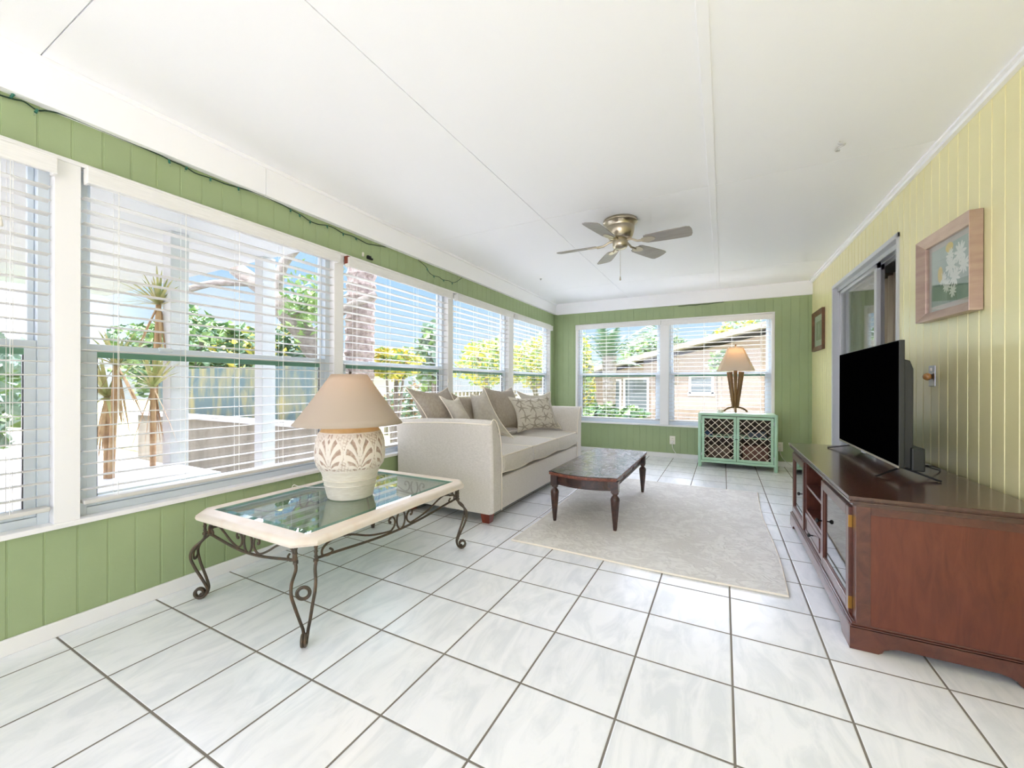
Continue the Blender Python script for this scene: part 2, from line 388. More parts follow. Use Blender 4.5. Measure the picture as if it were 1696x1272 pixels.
# back wall
BW=[(-2.10,-.83),(-.71,.565)]
ZSB,ZHB=.455,2.03
mb=MB()
grooved(mb,'x',YB,-1,XL-WT,1.0+.12,0,ZSB,-2.061,.0945)
grooved(mb,'x',YB,-1,XL-WT,1.0+.12,ZHB,ZC+.02,-2.061,.0945)
grooved(mb,'x',YB,-1,XL-WT,-2.13,ZSB,ZHB,-2.061,.0945)
grooved(mb,'x',YB,-1,.6,1.12,ZSB,ZHB,-2.061,.0945)
struct('wall_back',mb,M['green'])
mb=MB()
for a,b in ((-2.13,-2.10),(-.83,-.71),(.565,.6)):
    mb.box(a,b,YB-.008,YB+WT,ZSB,ZHB)
mb.box(-2.13,.6,YB-.012,YB+WT,2.012,ZHB)
struct('trim_8',mb,M['white'],bevel=.002)
struct('trim_9',MB().box(-2.15,.62,YB-.03,YB+.046,ZSB,ZSB+.022),M['white'],bevel=.004)
# right wall (very slightly out of square), opening for sliding door
DY0,DY1,DZ=3.62,5.32,2.10
mb=MB()
grooved(mb,'y',XRW,-1,YN,DY0,0,ZC+.02,2.421-.0945*50,.0945,gw=.007)
grooved(mb,'y',XRW,-1,DY1,YB+.12,0,ZC+.02,2.421-.0945*50,.0945,gw=.007)
grooved(mb,'y',XRW,-1,DY0,DY1,DZ,ZC+.02,2.421-.0945*50,.0945,gw=.007)
struct('wall_right',mb,M['yellow'])
# near wall (behind the camera) with a wide window opening
mb=MB()
mb.box(XL-WT,1.3,YN-WT,YN,0,.3); mb.box(XL-WT,1.3,YN-WT,YN,2.15,ZC+.02)
mb.box(XL-WT,XL+.1,YN-WT,YN,.3,2.15); mb.box(1.0,1.3,YN-WT,YN,.3,2.15)
struct('wall_near',mb,M['yellow'])
# baseboards
struct('baseboard_left',MB().box(XL,XL+.014,YN,YB,0,.065),M['white'],bevel=.004)
struct('baseboard_back',MB().box(XL,1.0,YB-.014,YB,0,.068),M['white'],bevel=.004)
mb=MB()
for a,b in ((YN,DY0-.01),(DY1+.01,YB)):
    mb.add([(XRW(a),a,0),(XRW(a)-.014,a,0),(XRW(b)-.014,b,0),(XRW(b),b,0),(XRW(a),a,.068),(XRW(a)-.014,a,.068),(XRW(b)-.014,b,.068),(XRW(b),b,.068)],[(0,1,2,3),(4,7,6,5),(0,4,5,1),(1,5,6,2),(2,6,7,3),(3,7,4,0)])
struct('baseboard_right',mb,M['white'],bevel=.003)

# ------------------------------------------------------------------ windows (aluminium single-hung)
def window(n,axis,a,b,z0,z1,face):
    """opening from a to b along axis ('y' = left wall, 'x' = back wall); face = room-side plane, outward sign o"""
    r=sroot('window_%d'%n)
    o=-1 if axis=='y' else 1
    def bx(mb,u0,u1,d0,d1,z0,z1):
        p0,p1=sorted((face+o*d0,face+o*d1))
        if axis=='y': mb.box(p0,p1,u0,u1,z0,z1)
        else: mb.box(u0,u1,p0,p1,z0,z1)
    zr=1.20
    mb=MB()
    bx(mb,a,a+.035,.045,.11,z0-.02,z1+.015); bx(mb,b-.035,b,.045,.11,z0-.02,z1+.015); bx(mb,a+.035,b-.035,.045,.11,z0-.02,z0+.035); bx(mb,a+.035,b-.035,.045,.11,z1-.03,z1)
    obj('window_frame',mb,M['alu'],r,bevel=.002)
    mb=MB()   # upper sash bottom rail + stiles
    bx(mb,a+.055,b-.055,.082,.105,zr+.005,zr+.045); bx(mb,a+.036,a+.055,.082,.105,zr,z1-.031); bx(mb,b-.055,b-.036,.082,.105,zr,z1-.031)
    obj('upper_sash',mb,M['alu'],r,bevel=.002)
    mb=MB()   # lower sash
    bx(mb,a+.0355,b-.0355,.05,.08,zr+.012,zr+.047); bx(mb,a+.0355,a+.07,.052,.078,z0+.036,zr+.012); bx(mb,b-.07,b-.0355,.052,.078,z0+.036,zr+.012); bx(mb,a+.07,b-.07,.052,.078,z0+.036,z0+.075)
    s=obj('lower_sash',mb,M['alu'],r,bevel=.002)
    mb=MB(); bx(mb,a+.07,b-.07,.054,.074,zr-.014,zr+.012)
    obj('glazing_bead',mb,M['alurefl'],s,label='strip under the meeting rail with a green reflection painted in')
    mb=MB(); bx(mb,a+.07,a+.073,.056,.072,z0+.075,zr-.014); bx(mb,b-.073,b-.07,.056,.072,z0+.075,zr-.014)
    obj('gasket',mb,M['dark'],s)
    mb=MB()
    for u in (a+.25*(b-a),a+.75*(b-a)): bx(mb,u-.03,u+.03,.04,.052,zr+.03,zr+.05)
    obj('sash_lock',mb,M['alu'],s,bevel=.003)
    mb=MB(); bx(mb,a+.055,b-.055,.09,.094,zr+.045,z1-.031)
    obj('glass_pane',mb,M['glass'],r)
    mb=MB(); bx(mb,a+.0735,b-.0735,.062,.066,z0+.075,zr-.014)
    obj('glass_pane',mb,M['glass'],r)
for i,(a,b) in enumerate(LW): window(i+1,'y',a,b,ZS+.02,ZH-.015,XL)
for i,(a,b) in enumerate(BW): window(i+6,'x',a,b,ZSB+.02,ZHB-.015,YB)

# ------------------------------------------------------------------ blinds
def blind(axis,a,b,face,label,va=None,vb=None,cords=4,tassel=None,vz=(1.93,2.0),group='white venetian blinds'):
    ins=1 if axis=='y' else -1
    loc=(face,(a+b)/2,1.95) if axis=='y' else ((a+b)/2,face,1.95)
    r=thing('window_blind',label,'window blind',loc,group)
    def bx(mb,u0,u1,d0,d1,z0,z1):
        p0,p1=sorted((face+ins*d0,face+ins*d1))
        if axis=='y': mb.box(p0,p1,u0,u1,z0,z1)
        else: mb.box(u0,u1,p0,p1,z0,z1)
    def P(u,d,z): return (face+ins*d,u,z) if axis=='y' else (u,face+ins*d,z)
    va=a if va is None else va; vb=b if vb is None else vb
    mb=MB(); bx(mb,va+.004,vb-.004,.050,.062,*vz); bx(mb,va+.004,va+.016,.014,.050,*vz); bx(mb,vb-.016,vb-.004,.014,.050,*vz); bx(mb,va+.003,vb-.003,.049,.066,vz[1]-.008,vz[1]+.002)
    obj('valance',mb,M['val'],r,bevel=.003)
    mb=MB(); bx(mb,a+.015,b-.015,-.03,.02,1.955,1.995); obj('headrail',mb,M['slat'],r,bevel=.002)
    mb=MB(); k=0; z=1.888
    while z>.575:
        # gently cambered slat
        rows=[]
        for d,zz in ((-.037,-.0012),(-.018,.0010),(0,.0018),(.013,.0)):
            rows.append([P(a+.010,d,z+zz),P(b-.010,d,z+zz)])
        rb=[[(p[0],p[1],p[2]-.0028) for p in row] for row in rows]
        base=len(mb.v); vs=[p for row in rows for p in row]+[p for row in rb for p in row]
        fs=[]
        for i in range(3):
            fs.append((2*i,2*i+1,2*i+3,2*i+2)); fs.append((8+2*i,8+2*i+2,8+2*i+3,8+2*i+1))
        fs+= [(0,8,9,1),(6,7,15,14),(0,2,10,8),(2,4,12,10),(4,6,14,12),(1,9,11,3),(3,11,13,5),(5,13,15,7)]
        mb.add(vs,fs); z-=.0560
    obj('slats',mb,M['slat'],r)
    mb=MB(); bx(mb,a+.010,b-.010,-.038,.014,.535,.553); obj('bottom_rail',mb,M['slat'],r,bevel=.004)
    for c in range(cords):
        u=a+.12+(b-a-.24)*c/(cords-1)
        mb=MB()
        for d in (-.036,.0145): mb.tube([P(u,d,1.955),P(u,d,.55)],.0011,4)
        for d in (-.010,): mb.tube([P(u+.012,d,1.955),P(u+.012,d,.55)],.0010,4)
        obj('ladder_cord',mb,M['cord'],r)
    if tassel:
        u,z=tassel
        mb=MB(); mb.tube([P(u,.03,1.955),P(u+.002,.034,(1.95+z)/2),P(u,.032,z)],.0013,5)
        t=obj('pull_cord',mb,M['cord'],r)
        p=P(u,.032,z); mb=MB(); mb.lathe([(.003,.0),(.006,-.004),(.0075,-.02),(.010,-.034),(.009,-.038),(.001,-.039)],p,12)
        obj('tassel',mb,M['outlet'],t,smooth=True)
    return r
blind('y',*LW[0],XL,'white venetian blind cut off by the left photo edge, with hanging pull cord',tassel=(.47,1.71))
blind('y',*LW[1],XL,'wide white venetian blind on the left wall behind the iron glass-topped table',cords=5,vz=(1.935,2.005),vb=2.01)
b3=blind('y',*LW[2],XL,'white venetian blind above the table lamp and near sofa pillows, palm trunk outside',tassel=(3.33,1.12))
obj('bracket',MB().box(XL+.008,XL+.046,2.083,2.108,1.955,2.012),M['footwood'],b3,bevel=.002,label='reddish brown mounting bracket')
b3.children[0].location.y+=.012
blind('y',*LW[3],XL,'second white venetian blind from the far corner on the left wall')
blind('y',*LW[4],XL,'white venetian blind on the left wall right beside the far corner')
blind('x',*BW[0],YB,'left white venetian blind on the back wall, with palm and house outside',va=-2.12,vb=-.81,vz=(1.94,2.01))
blind('x',*BW[1],YB,'right white venetian blind on the back wall, behind the bamboo lamp',va=-.81,vb=.575,vz=(1.93,2.0),tassel=(-.62,1.10))

# ------------------------------------------------------------------ sliding door
r=sroot('door_1')
def wq(mb,y0,y1,d0,d1,z0,z1):
    """box in the right wall's frame: d = depth into the wall (positive = away from room)"""
    q=[(XRW(y0)+d0,y0),(XRW(y1)+d0,y1),(XRW(y1)+d1,y1),(XRW(y0)+d1,y0)]
    mb.add([(x,y,z) for z in (z0,z1) for x,y in q],[(0,1,2,3),(4,7,6,5),(0,4,5,1),(1,5,6,2),(2,6,7,3),(3,7,4,0)])
mb=MB()
wq(mb,DY0,DY0+.03,-.012,.16,0,DZ); wq(mb,DY1-.03,DY1,-.012,.16,0,DZ); wq(mb,DY0,DY1,-.012,.16,DZ-.035,DZ); wq(mb,DY0,DY1,0,.16,0,.02)
obj('door_frame',mb,M['frameg'],r,bevel=.003)
mb=MB()
for d in (.03,.075,.12): wq(mb,DY0+.03,DY1-.03,d,d+.008,DZ-.07,DZ-.035)
obj('door_track',mb,M['frameg'],r)
def panel(y0,y1,d,nm):
    mb=MB(); wq(mb,y0,y0+.055,d,d+.03,.02,DZ-.05); wq(mb,y1-.055,y1,d,d+.03,.02,DZ-.05); wq(mb,y0,y1,d,d+.03,.02,.1); wq(mb,y0,y1,d,d+.03,DZ-.1,DZ-.05)
    p=obj('sliding_panel',mb,M['frameg'],r,bevel=.003)
    mb=MB(); wq(mb,y0+.05,y1-.05,d+.012,d+.018,.09,DZ-.09); obj('glass_pane',mb,M['glass'],p)
panel(4.22,5.29,.045,'a'); panel(4.30,5.25,.09,'b')
# what lies beyond the door: a dim room
mb=MB(); mb.box(3.1,3.2,1.5,YB+.6,0,ZC+.1); mb.box(XRW(6.3)+.13,3.2,YB+.0,YB+.1,0,ZC+.1); mb.box(XRW(1.5)+.13,3.2,1.4,1.5,0,ZC+.1)
struct('wall_inner',mb,M['inner'])
# vertical blind behind the glass and drape beside it
rows=[[],[]]
vb=thing('vertical_blind','grey vertical blind hanging behind the fixed glass of the sliding door','vertical blind',(1.2,4.8,2.0))
mb=MB()
for i in range(9):
    y=4.86+i*.10; a=.5
    x=XRW(y)+.20
    mb.add([(x-.04,y-.02,.05),(x+.035,y+.045,.05),(x+.035,y+.045,2.0),(x-.04,y-.02,2.0)],[(0,1,2,3)])
o=obj('vanes',mb,M['curtain'],vb); sm=o.modifiers.new('s','SOLIDIFY'); sm.thickness=.002
obj('headrail',MB().box(1.19,1.25,4.8,5.8,2.0,2.05),M['frameg'],vb,bevel=.003)
rows=[]
for z in (.03,.7,1.4,1.98):
    row=[]
    for i in range(60):
        t=i/59; y=4.25+.55*t
        row.append((1.25+.025*math.sin(t*PI*9),y,z))
    rows.append(row)
mb=MB().grid(rows)
o=obj('drape',mb,M['drape'],smooth=True); tag(o,'tan drape seen through the open part of the sliding door','curtain'); sm=o.modifiers.new('s','SOLIDIFY'); sm.thickness=.004
struct('trim_10',MB().box(1.45,1.5,3.9,4.9,0,2.25),M['redwood'],bevel=.004)

# ------------------------------------------------------------------ ceiling fan
FX,FY=-.74,3.3
fan=thing('ceiling_fan','brushed nickel hugger ceiling fan with five grey blades and a pull chain','ceiling fan',(FX,FY,ZC))
mb=MB().lathe([(.13,0),(.136,-.012),(.134,-.022),(.122,-.03),(.118,-.04),(.112,-.046),(.110,-.058)],(FX,FY,ZC),40)
obj('canopy',mb,M['nickel'],fan,smooth='auto')
mb=MB().lathe([(.108,-.056),(.112,-.07),(.108,-.10),(.098,-.13),(.085,-.148),(.07,-.155),(.06,-.158)],(FX,FY,ZC),40)
obj('motor_housing',mb,M['nickel'],fan,smooth='auto')
mb=MB().lathe([(.056,-.156),(.060,-.162),(.060,-.205),(.056,-.212),(.05,-.222),(.03,-.230),(.012,-.234),(.001,-.235)],(FX,FY,ZC),32)
obj('switch_housing',mb,M['nickel'],fan,smooth='auto')
zb=ZC-.185
for i,ang in enumerate((-4,62,119,179,-101)):
    a=math.radians(ang); ca,sa=math.cos(a),math.sin(a); pitch=-math.radians(13)
    def T(x,y,z):
        # pitch about radial axis
        y2=y*math.cos(pitch)-z*math.sin(pitch); z2=y*math.sin(pitch)+z*math.cos(pitch)
        return (FX+x*ca-y2*sa,FY+x*sa+y2*ca,zb+z2)
    mb=MB()
    out=[(.19,-.045),(.21,-.055),(.30,-.062),(.42,-.068),(.50,-.069),(.525,-.060),(.535,-.03),(.537,0),(.535,.03),(.525,.060),(.50,.069),(.42,.068),(.30,.062),(.21,.055),(.19,.045)]
    mb.prism(out,'z',-.003,.003); mb.map(T)
    bl=obj('blade',mb,M['blade'],fan,bevel=.0015)
    mb=MB(); mb.prism([(.17,-.022),(.19,-.034),(.225,-.036),(.26,-.022),(.275,0),(.26,.022),(.225,.036),(.19,.034),(.17,.022)],'z',-.008,-.003)
    mb.map(T)
    mb.tube([(FX+.05*ca,FY+.05*sa,ZC-.16),(FX+.09*ca,FY+.09*sa,ZC-.165),(FX+.135*ca,FY+.135*sa,ZC-.188),(FX+.19*ca,FY+.19*sa,zb-.006)],[.010,.009,.009,.011],8)
    obj('blade_iron',mb,M['nickel'],bl,bevel=.001)
mb=MB().tube([(FX,FY,ZC-.23),(FX+.002,FY,ZC-.45)],.0013,6); pc=obj('pull_chain',mb,M['nickel'],fan)
obj('chain_fob',MB().lathe([(.001,0),(.004,-.006),(.006,-.02),(.007,-.03),(.004,-.034),(.001,-.035)],(FX+.002,FY,ZC-.449),10),M['nickel'],pc,smooth=True)
o=obj('ceiling_hook',MB().tube(smoothpath([(.555,2.77,ZC),(.555,2.77,ZC-.012),(.575,2.765,ZC-.02),(.58,2.785,ZC-.016),(.56,2.80,ZC-.018),(.55,2.82,ZC-.024),(.57,2.835,ZC-.02)],5),.0045,8),M['hook'],smooth=True)
tag(o,'small curled grey hook on the white ceiling near the yellow wall','hook')
o=obj('ceiling_hook',MB().lathe([(.014,0),(.013,-.006),(.006,-.010),(.004,-.02),(.001,-.021)],(-2.03,4.67,ZC),12),M['hook'],smooth=True)
tag(o,'tiny round grey hook on the ceiling near the left soffit','hook')

# ------------------------------------------------------------------ string lights
sl=thing('string_lights','green wire of clear mini string lights tucked under the white soffit on the left wall','string lights',(XL+.02,1.5,2.18))
pts=[(.30,2.192),(.42,2.186),(.474,2.185),(.511,2.190),(.535,2.194),(.57,2.184),(.60,2.197),(.66,2.206),(.85,2.207),(.975,2.203),(1.012,2.197),(1.09,2.196),(1.13,2.184),(1.20,2.189),(1.278,2.193),(1.342,2.200),(1.45,2.208),(1.6,2.206),(1.66,2.196),(1.74,2.184),(1.80,2.172),(1.86,2.17),(1.93,2.185),(1.998,2.19),(2.07,2.176),(2.15,2.182),(2.24,2.178),(2.30,2.170),(2.36,2.18),(2.5,2.205)]
mb=MB().tube(smoothpath([(XL+.010+.004*math.sin(i*2.1),y,z) for i,(y,z) in enumerate(pts)],4),.0032,6)
obj('wire',mb,M['cable'],sl)
pts2=[(2.9,2.205),(3.0,2.17),(3.06,2.13),(3.12,2.115),(3.2,2.12),(3.27,2.11),(3.36,2.12),(3.42,2.115),(3.5,2.14),(3.6,2.205)]
mb=MB().tube(smoothpath([(XL+.012+.004*math.sin(i*2.1),y,z) for i,(y,z) in enumerate(pts2)],4),.0028,6)
obj('wire',mb,M['cable'],sl)
for y,z,ang in ((.50,2.188,1.2),(.57,2.184,-1.9),(1.012,2.197,-1.5),(1.09,2.196,-2.0),(1.20,2.189,-1.8),(1.342,2.2,-1.6),(1.66,2.196,-1.7),(1.72,2.187,-1.4),(1.80,2.172,-1.8),(1.93,2.185,-1.4),(2.07,2.176,-1.8),(2.18,2.18,-1.2),(3.02,2.16,-1.7),(3.12,2.115,-1.6),(3.27,2.11,-1.3),(3.42,2.115,-1.8)):
    d=Vector((.25,math.cos(ang),math.sin(ang))).normalized(); p=Vector((XL+.014,y,z))
    s_=obj('socket',MB().tube([p,p+d*.019],[.004,.0052],8),M['sock'],sl)
    obj('bulb',MB().tube([p+d*.019,p+d*.031,p+d*.037],[.0038,.0034,.0008],8),M['bulb'],s_,smooth=True)
o=obj('plug_adapter',MB().box(XL,XL+.02,2.30,2.335,2.055,2.08).box(XL,XL+.014,2.335,2.36,2.055,2.07),M['black'],bevel=.004)
tag(o,'small black plug on the green wall above the third left window','plug')
o=obj('cord_clip',MB().box(XL,XL+.012,2.255,2.268,2.06,2.092),M['outlet'],bevel=.003); tag(o,'small white clip on the green wall beside the black plug','clip')
mb=MB().tube(smoothpath([(-.58,YB-.004,2.205),(-.5,YB-.012,2.198),(-.44,YB-.01,2.205),(-.36,YB-.012,2.196),(-.28,YB-.012,2.203),(-.2,YB-.01,2.199),(-.1,YB-.012,2.207),(.0,YB-.01,2.21)],4),.004,6)
o=obj('wire_remnant',mb,M['cable']); tag(o,'short dark wire under the soffit on the back wall','wire')

# ------------------------------------------------------------------ pictures
def picture(name,label,y0,y1,z0,z1,fw,depth,fmat,mmat,mw,pmat,tilt=0):
    yc=(y0+y1)/2; zc=(z0+z1)/2; w=(y1-y0)/2; hgt=(z1-z0)/2
    r=thing(name,label,'picture',(XRW(yc)-.001,yc,zc))
    def P(u,v,d):  # u toward +y, v up, d out of wall
        y=yc+u; return (XRW(y)-.002-d,y,zc+v+tilt*u)
    def ring(o,i,d0,d1,inner_d):
        mb=MB(); oc=[(-w+o,-hgt+o),(w-o,-hgt+o),(w-o,hgt-o),(-w+o,hgt-o)]; ic=[(-w+i,-hgt+i),(w-i,-hgt+i),(w-i,hgt-i),(-w+i,hgt-i)]
        vs=[P(*p,d0) for p in oc]+[P(*p,d1) for p in oc]+[P(*p,inner_d) for p in ic]+[P(*p,d0) for p in ic]
        fs=[]
        for k in range(4):
            k2=(k+1)%4; fs+=[(k,k2,4+k2,4+k),(4+k,4+k2,8+k2,8+k),(8+k,8+k2,12+k2,12+k),(12+k,12+k2,k2,k)]
        return mb.add(vs,fs)
    obj('frame',ring(0,fw,0,depth,depth*.45),fmat,r,bevel=.002)
    def rect(i,d,t=.002):
        mb=MB(); c=[(-w+i,-hgt+i),(w-i,-hgt+i),(w-i,hgt-i),(-w+i,hgt-i)]
        return mb.add([P(*p,d) for p in c]+[P(*p,d+t) for p in c],[(0,1,2,3),(4,7,6,5),(0,4,5,1),(1,5,6,2),(2,6,7,3),(3,7,4,0)])
    obj('mat_board',rect(fw*.9,.004),mmat,r)
    pr=obj('print',rect(fw+mw,.0062,.001),pmat,r)
    obj('glass_pane',rect(fw*.95,.012,.002),M['picglass'],r)
    return r,pr,P,w,hgt
r,pr,P,w,hh=picture('flower_picture','large champagne-framed print of white daisies on the yellow wall above the light switch',2.665,3.225,1.425,1.895,.05,.05,M['gold'],M['matp'],.03,M['paintbg'],tilt=.02)
mb=MB()
iw,ih=w-.081,hh-.081
mb.add([P(-iw,-ih,.0075),P(iw,-ih,.0075),P(iw,-ih*.25,.0075),P(-iw,-ih*.35,.0075)],[(0,1,2,3)])
obj('print_band',mb,M['paintdk'],pr)  # darker green band printed across the lower part
rnd=random.Random(3)
pet=MB(); yc_=MB(); stm=MB()
def blob(mb,u,v,a,b,rot,d,n=10):
    vs=[P(u+a*math.cos(t)*math.cos(rot)-b*math.sin(t)*math.sin(rot),v+a*math.cos(t)*math.sin(rot)+b*math.sin(t)*math.cos(rot),d) for t in [2*PI*k/n for k in range(n)]]
    mb.add(vs,[tuple(range(n))])
for fu,fv,fr in ((-.01,.03,.055),(-.10,.08,.06),(-.135,.015,.05),(-.05,-.03,.055),(.03,-.06,.042),(.0,.09,.042),(-.03,-.10,.036),(.07,-.02,.04)):
    n=11; pet=MB()
    for k in range(n):
        t=2*PI*k/n+rnd.random()*.3; blob(pet,fu+.5*fr*math.cos(t),fv+.5*fr*math.sin(t),fr*.5,fr*.15,t,.0080+.0001*k)
    blob(pet,fu,fv,fr*.2,fr*.2,0,.0094); obj('daisy',pet,M['petal'],pr)
for fu,fv,a,b in ((.005,.135,.04,.026),(.10,.01,.028,.045)):
    yc_=MB(); blob(yc_,fu,fv,a,b,0,.0082); obj('yellow_flower',yc_,M['yellowp'],pr)
for k in range(5):
    u=-.06+.03*k; stm=MB(); blob(stm,u*.6-.02,-.11+.01*(k%3),.004,.05,.3*(k-3)*.3,.0078); obj('stem',stm,M['stemp'],pr)
r,pr,P,w,hh=picture('small_picture','small brown wood-framed print on the yellow wall near the far corner',5.66,6.18,1.475,1.945,.055,.03,M['brownf'],M['creammat'],.07,M['printg'])
mb=MB(); blob(mb,0,-.02,.018,.05,0,.0078); blob(mb,0,.05,.022,.03,0,.0079)
obj('print_figure',mb,M['creammat'],pr)

# light switch with knob
sw=thing('light_switch','satin metal switch plate with amber dimmer knob on the yellow wall beyond the flower picture','light switch',(XRW(3.155),3.155,1.12))
mb=MB(); wq(mb,3.118,3.192,-.005,0,1.063,1.181); obj('switch_plate',mb,M['steel'],sw,bevel=.002)
mb=MB(); wq(mb,3.150,3.160,-.012,-.005,1.15,1.168); obj('toggle',mb,M['outlet'],sw)
kn=MB().lathe([(.001,0),(.014,.001),(.019,.008),(.021,.018),(.018,.028),(.010,.034),(.001,.035)],(0,0,0),16); x0=XRW(3.155)-.006
kn.map(lambda x,y,z:(x0-z,3.157+x,1.118+y)); obj('dimmer_knob',kn,M['knobw'],sw,smooth=True)

# outlets on back wall
def outlet(x,label,z=.258):
    t=thing('wall_outlet',label,'outlet',(x,YB,z))
    obj('cover_plate',MB().box(x-.038,x+.038,YB-.006,YB,z-.06,z+.06),M['outlet'],t,bevel=.002)
    for dz in (.022,-.022):
        mb=MB().box(x-.017,x+.017,YB-.009,YB-.006,z+dz-.016,z+dz+.016); s_=obj('socket',mb,M['outlet'],t,bevel=.003)
        mb=MB().box(x-.008,x-.005,YB-.0095,YB-.008,z+dz-.006,z+dz+.007).box(x+.005,x+.008,YB-.0095,YB-.008,z+dz-.005,z+dz+.006)
        obj('slot',mb,M['dark'],s_)
    return t
outlet(-.655,'ivory wall outlet with a white plug, left of the mint cabinet')
outlet(.655,'ivory wall outlet right of the mint cabinet')
mb=MB().box(-.67,-.64,YB-.035,YB-.01,.222,.25)
mb.tube(smoothpath([(-.655,YB-.03,.23),(-.655,YB-.045,.20),(-.64,YB-.05,.13),(-.58,YB-.05,.05),(-.50,YB-.06,.012),(-.42,YB-.06,.006),(-.30,YB-.07,.006),(-.15,YB-.05,.006)],6),.004,8)
o=obj('lamp_cord',mb,M['cord'],smooth='auto'); tag(o,'white plug and cord running from the left outlet along the floor to the mint cabinet','cord')
mb=MB().box(.64,.67,YB-.03,YB-.009,.225,.25)
mb.tube(smoothpath([(.655,YB-.03,.235),(.66,YB-.06,.17),(.70,6.2,.10),(.74,5.6,.12),(.72,5.0,.25),(.70,4.4,.42),(.66,3.95,.53),(.6,3.84,.56)],6),.0035,8)
o=obj('appliance_cord',mb,M['cord'],smooth='auto'); tag(o,'white cord looping from the right outlet up to the far end of the television console','cord')

# ------------------------------------------------------------------ rug
mb=MB(); x0,x1,y0,y1=-1.275,.292,2.44,4.64
nx,ny=40,56; rows=[]
for j in range(ny+1):
    row=[]
    for i in range(nx+1):
        u=i/nx; v=j/ny
        row.append((x0+(x1-x0)*u+.012*math.sin(v*7),y0+(y1-y0)*v+.012*math.sin(u*6+1),.0115+.001*math.sin(i*1.7)*math.sin(j*1.3)))
    rows.append(row)
mb.grid(rows)
bot=[[(x,y,.001) for x,y,z in row] for row in rows]
edge=[rows[0][i] for i in range(nx+1)]+[rows[j][nx] for j in range(1,ny+1)]+[rows[ny][i] for i in range(nx-1,-1,-1)]+[rows[j][0] for j in range(ny-1,0,-1)]
mb.grid([[(x,y,.001) for x,y,z in edge],edge],closeu=True)
rug=obj('area_rug',mb,M['rug']); tag(rug,'ivory grey area rug with a faint embossed pattern under the dark coffee table','rug')
mb=MB().tube([(x,y,.007) for x,y,z in edge]+[(edge[0][0],edge[0][1],.007)],.0055,6,caps=False)
obj('binding',mb,M['piping'],rug,label='pale bound edge')

# ------------------------------------------------------------------ pillow builder
def pillow(mb,tl,tr,bl,br,T,n=18,pinch=.045,wr=.0,seed=0):
    tl,tr,bl,br=map(Vector,(tl,tr,bl,br)); rn=random.Random(seed)
    nrm=((tr-tl)+(br-bl)).cross((tl-bl)+(tr-br)).normalized()
    ph=[rn.random()*6 for _ in range(6)]
    F=[];B=[]
    for j in range(n+1):
        v=j/n; f=[];b=[]
        for i in range(n+1):
            u=i/n
            # pinch the edges inward between pointed corners
            pu=u+pinch*math.sin(PI*v)*(.5-u)*2*(abs(u-.5)*2)**3
            pv=v+pinch*math.sin(PI*u)*(.5-v)*2*(abs(v-.5)*2)**3
            p=(bl*(1-pu)+br*pu)*(1-pv)+(tl*(1-pu)+tr*pu)*pv
            e=(max(0,1-(2*u-1)**2)**.55)*(max(0,1-(2*v-1)**2)**.55)
            cr=1+wr*math.sin(5*u+ph[0])*math.sin(4*v+ph[1])+wr*.7*math.sin(11*u*v+ph[2])
            f.append(p+nrm*(T*e*cr)); b.append(p-nrm*(T*e*cr*.9))
        F.append(f);B.append(b)
    mb.grid([[tuple(p) for p in r] for r in F]); mb.grid([[tuple(p) for p in reversed(r)] for r in B])
    edge=[F[0][i] for i in range(n+1)]+[F[j][n] for j in range(1,n+1)]+[F[n][i] for i in range(n-1,-1,-1)]+[F[j][0] for j in range(n-1,0,-1)]
    return F,[tuple(p) for p in edge],nrm
def make_pillow(name,label,cat,tl,tr,bl,br,T,matl,pipe=True,group=None,seed=0,wr=.08,pinch=.13):
    mb=MB(); F,edge,nrm=pillow(mb,tl,tr,bl,br,T,seed=seed,wr=wr,pinch=pinch)
    o=obj(name,mb,matl,smooth=True); tag(o,label,cat,group)
    if pipe: obj('piping',MB().tube(edge+[edge[0]],.005,6,caps=False),M['piping'] if pipe is True else pipe,o,smooth=True)
    return o,F,nrm

# ------------------------------------------------------------------ sofa
SX0,SX1=-2.47,-1.54; SY0,SY1=2.62,4.76; ZB=.085
sofa=thing('sofa','three-seat linen sofa with flared arms, cream piping and cherry feet below the left windows','sofa',((SX0+SX1)/2,(SY0+SY1)/2,0))
mb=MB().box(SX0+.05,SX1-.0,SY0+.10,SY1-.10,ZB,.338)
obj('base',mb,M['sofa'],sofa,bevel=.012)
mb=MB().prism([(SX0,ZB),(SX0+.20,ZB),(SX0+.20,.5),(SX0+.14,.74),(SX0+.12,.755),(SX0+.02,.755),(SX0,.74)],'y',SY0+.10,SY1-.10)
obj('back_frame',mb,M['sofa'],sofa,bevel=.015)
